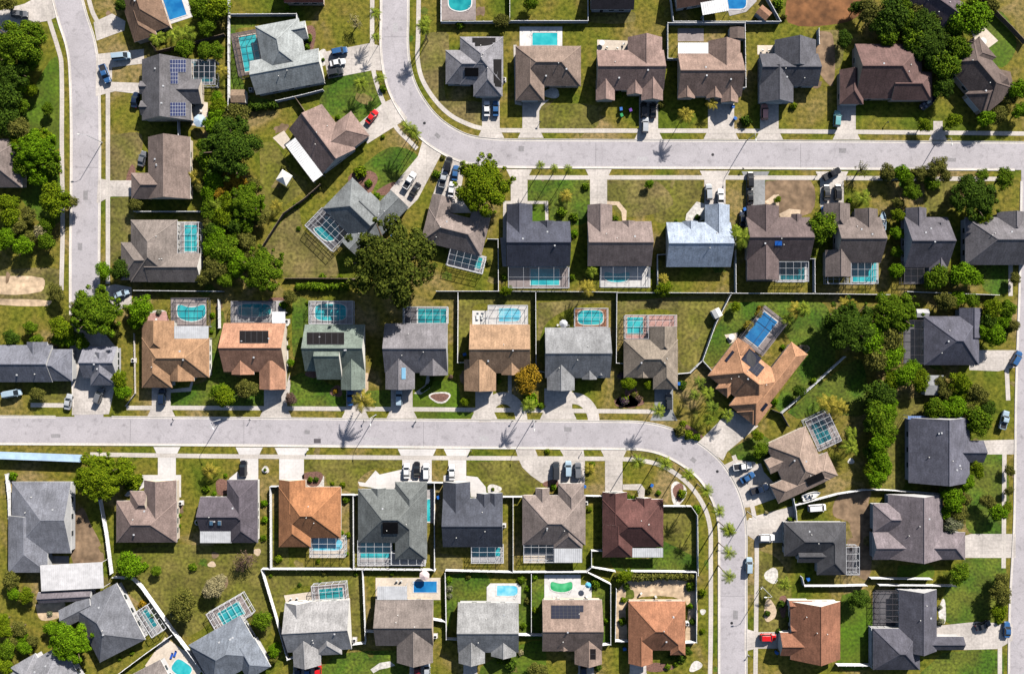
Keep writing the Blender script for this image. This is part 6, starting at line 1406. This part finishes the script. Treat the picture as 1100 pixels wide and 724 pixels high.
def shed(t, x, y, rot, lx, ly, m, label, wallm=None):
    p = P(t, x, y); w = W(p, 2.2); w.z = 0; root = empty('garden_shed', w, math.radians(-rot)); a, b = lx/Q*S/2, ly/Q*S/2
    mb = MB(); mb.box(-a+.1,-b+.1,0,a-.1,b-.1,2.0); mb.build('wall', wallm or M_wall[2], root)
    mb = MB(); mb.add([(-a,-b,2),(a,-b,2),(a,b,2),(-a,b,2),(-a,0,2.45),(a,0,2.45)], [(0,1,5,4),(2,3,4,5),(3,0,4),(1,2,5),(3,2,1,0)]); mb.build('roof', m, root)
    mb = MB(); mb.box(-.45,-b+.04,.05,.45,-b+.1,1.8); mb.build('door', M_trim, root)
    root['label'] = label; root['category'] = 'shed'; root['group'] = 'garden sheds'
shed((3,2), 500, 210, 62, 42, 40, M_trim, 'small white garden shed beside the bent slanting fence')
shed((4,2), 652, 560, 0, 90, 95, M_drive_grey, 'grey square garden shed below the slate house at right')
shed((3,0), 598, 160, 90, 55, 72, mat('brown_shed_roof', (.12,.09,.08), .9, .2, 2), 'brown garden shed in the walled yard of the top row')
shed((1,0), 160, 467, 0, 70, 62, mat('plank_roof', (.24,.17,.12), .9, .25, 2), 'brown plank garden shed left of the pale L-shaped house')
shed((3,0), 728, 62, 40, 62, 50, mat('rust_roof', (.26,.14,.09), .9, .25, 2), 'rusty brown garden shed right of the top edge blue pool')
shed((4,2), 595, 210, 0, 60, 40, M_wall[1], 'small pale shed above the slate house with pale driveway')
def umbrella(t, x, y, r, m, label):
    p = P(t, x, y); w = W(p, 2.3); w.z = 0; root = empty('patio_umbrella', w, .3); mb = MB(); n = 8
    vs = [(0,0,2.7)]+[(r*math.cos(2*PI*i/n), r*math.sin(2*PI*i/n), 2.2) for i in range(n)]; mb.add(vs, [(0, i+1, (i+1)%n+1) for i in range(n)]); mb.build('canopy', m, root)
    mb = MB(); mb.tube([(0,0,0),(0,0,2.75)], [.03,.025], 6); mb.tube([(0,0,0),(0,0,.1)], [.3,.28], 12); mb.build('pole', M_alu, root)
    root['label'] = label; root['category'] = 'umbrella'; root['group'] = 'patio umbrellas'
umbrella((2,2), 748, 262, 1.25, M_alu, 'pale grey patio umbrella behind the grey house with terracotta deck')
umbrella((2,4), 72, 245, 1.5, mat('blush_canvas', (.62,.5,.5), .8, .1, 1), 'pale pink patio umbrella above the deep blue pool')
umbrella((1,1), 85, 425, 1.6, mat('lilac_canvas', (.45,.33,.42), .8, .1, 1), 'lilac patio umbrella among trees left of the grey tilted house')
umbrella((0,0), 970, 588, 1.9, mat('blue_canvas', (.35,.45,.56), .8, .1, 1), 'pale blue patio umbrella below the blue solar arrays')
umbrella((2,4), 868, 292, .9, mat('sky_canvas', (.10,.38,.55), .8, .1, 1), 'small blue patio umbrella beside the green pool')
def lounger(t, x, y, rot, m, label):
    p = P(t, x, y); w = W(p, .4); w.z = .06; root = empty('sun_lounger', w, math.radians(rot))
    mb = MB(); mb.box(-.95,-.32,.3,.4,.32,.38); mb.build('seat', m, root)
    mb = MB(); mb.add([(.4,-.32,.36),(.4,.32,.36),(1.0,.32,.75),(1.0,-.32,.75),(.4,-.32,.3),(.4,.32,.3),(1.0,.32,.69),(1.0,-.32,.69)], [(0,1,2,3),(7,6,5,4),(0,3,7,4),(1,5,6,2),(2,6,7,3)]); mb.build('backrest', m, root)
    for a in (-.85, .3):
        for b in (-.28, .28):
            mb = MB(); mb.box(a-.03,b-.03,0,a+.03,b+.03,.3); mb.build('leg', M_trim, root)
    root['label'] = label; root['category'] = 'sun lounger'; root['group'] = 'sun loungers'
MB_ = mat('blue_cushion', (.02,.09,.42), .7, .05, 1, 0); MW_ = mat('white_cushion', (.7,.7,.68), .7, .05, 1, 0)
lounger((0,4), 835, 632, 70, MB_, 'left blue sun lounger on the sunlit patio at lower left'); lounger((0,4), 852, 622, 70, MB_, 'right blue sun lounger on the sunlit patio at lower left')
lounger((2,2), 330, 225, 90, MW_, 'left white sun lounger on the deck of the brown house beside golden tree'); lounger((2,2), 352, 225, 90, MW_, 'right white sun lounger on the deck of the brown house beside golden tree')
def table(t, x, y, r, label):
    p = P(t, x, y); w = W(p, .7); w.z = .05; root = empty('garden_table', w, 0); mb = MB(); mb.tube([(0,0,.7),(0,0,.75)], [r,r], 16); mb.build('top', M_trim, root)
    mb = MB(); mb.tube([(0,0,0),(0,0,.7)], [.06,.06], 8); mb.tube([(0,0,0),(0,0,.05)], [.3,.25], 10); mb.build('base', M_alu, root)
    root['label'] = label; root['category'] = 'table'; root['group'] = 'garden tables'
table((3,2), 570, 325, .9, 'white garden table on cream patio left of the big tilted orange house'); table((1,2), 400, 262, .6, 'small white garden table right of the orange house with black collector')
table((2,0), 935, 210, .8, 'white garden table on kerbed patio behind the third top row house'); table((4,0), 885, 203, 1.1, 'large white oval garden table beside the tilted brown house at top right')
for (t, x, y, r, lab) in (((0,3),960,592,.9,'dark round planter left of the dark purple-grey house'), ((1,3),293,337,.8,'pale round planter right of the black car by the purple-grey house')):
    w = WT(t, x, y, .5); w.z = 0; root = empty('planter', w, 0); mb = MB(); mb.tube([(0,0,0),(0,0,.5)], [r*.8,r], 18); mb.build('pot', M_stone, root)
    o = bpy.data.objects.new('plant', me_s[0]); COL.objects.link(o); o.parent = root; o.location.z = .4; o.scale = (r*.7,)*3; setm(o, LEAF['mid'])
    root['label'] = lab; root['category'] = 'planter'; root['group'] = 'round planters'

def chair(t, x, y, rot, hk):
    p = P(t, x, y); w = W(p, .4); w.z = .06; root = empty('patio_chair', w, math.radians(rot))
    mb = MB(); mb.box(-.27,-.27,.4,.27,.27,.46); mb.build('seat', M_trim, root)
    mb = MB(); mb.box(-.29,-.27,.46,-.23,.27,.95); mb.build('backrest', M_trim, root)
    for a in (-.24, .24):
        for b in (-.24, .24):
            mb = MB(); mb.box(a-.02,b-.02,0,a+.02,b+.02,.4); mb.build('leg', M_alu, root)
    reg(root, 'white patio chair', 'chair', p, 'patio chairs', 'behind', HK[hk].desc)
for a in (((2,4),700,352,90,'E4'), ((2,4),722,352,90,'E4'), ((2,4),860,345,100,'E4'), ((2,4),-60,272,-90,'E2'), ((2,4),-40,272,-90,'E2'), ((2,0),960,232,80,'A3'), ((2,0),1010,236,60,'A3'), ((2,0),1040,215,180,'A3'), ((2,2),720,268,20,'C6'), ((2,2),772,270,160,'C6'),
          ((3,1),690,692,90,'B5'), ((3,1),726,692,90,'B5'), ((0,0),980,540,0,'L1'), ((0,2),760,240,90,'C1'), ((3,0),720,246,90,'A5'), ((3,0),750,246,90,'A5'), ((1,4),420,358,-90,'E1'), ((1,4),450,356,-90,'E1'), ((3,4),130,330,40,'E5'), ((3,4),200,345,120,'E5')): chair(*a)
finish_labels()
# ------------------------------------------------------------------ light, sky, camera
sun = bpy.data.lights.new('sun', 'SUN'); so = bpy.data.objects.new('sun', sun); COL.objects.link(so)
sun.energy = 5.0; sun.angle = math.radians(.5); sun.color = (1, .945, .855)
d = Vector((math.sin(SUN_AZ)*math.cos(SUN_EL), math.cos(SUN_AZ)*math.cos(SUN_EL), math.sin(SUN_EL)))
so.rotation_euler = d.to_track_quat('Z', 'Y').to_euler(); so.location = d*300
w = bpy.data.worlds.new('World'); scene.world = w; w.use_nodes = True
nt = w.node_tree; sky = nt.nodes.new('ShaderNodeTexSky'); sky.sky_type = 'NISHITA'; sky.sun_disc = False
sky.sun_elevation = SUN_EL; sky.sun_rotation = SUN_AZ
nt.links.new(sky.outputs[0], nt.nodes['Background'].inputs[0]); nt.nodes['Background'].inputs[1].default_value = .05
cam = bpy.data.cameras.new('camera'); co = bpy.data.objects.new('camera', cam); COL.objects.link(co)
co.location = (0, 0, H); co.rotation_euler = (0, 0, 0)
cam.sensor_width = 36; cam.lens = 36*H/(1100*S); cam.clip_end = 5000; cam.clip_start = 1
scene.camera = co
scene.cycles.diffuse_bounces = 0
vs = scene.view_settings; vs.view_transform = 'Standard'; vs.look = 'None'; vs.exposure = .88; vs.gamma = 1
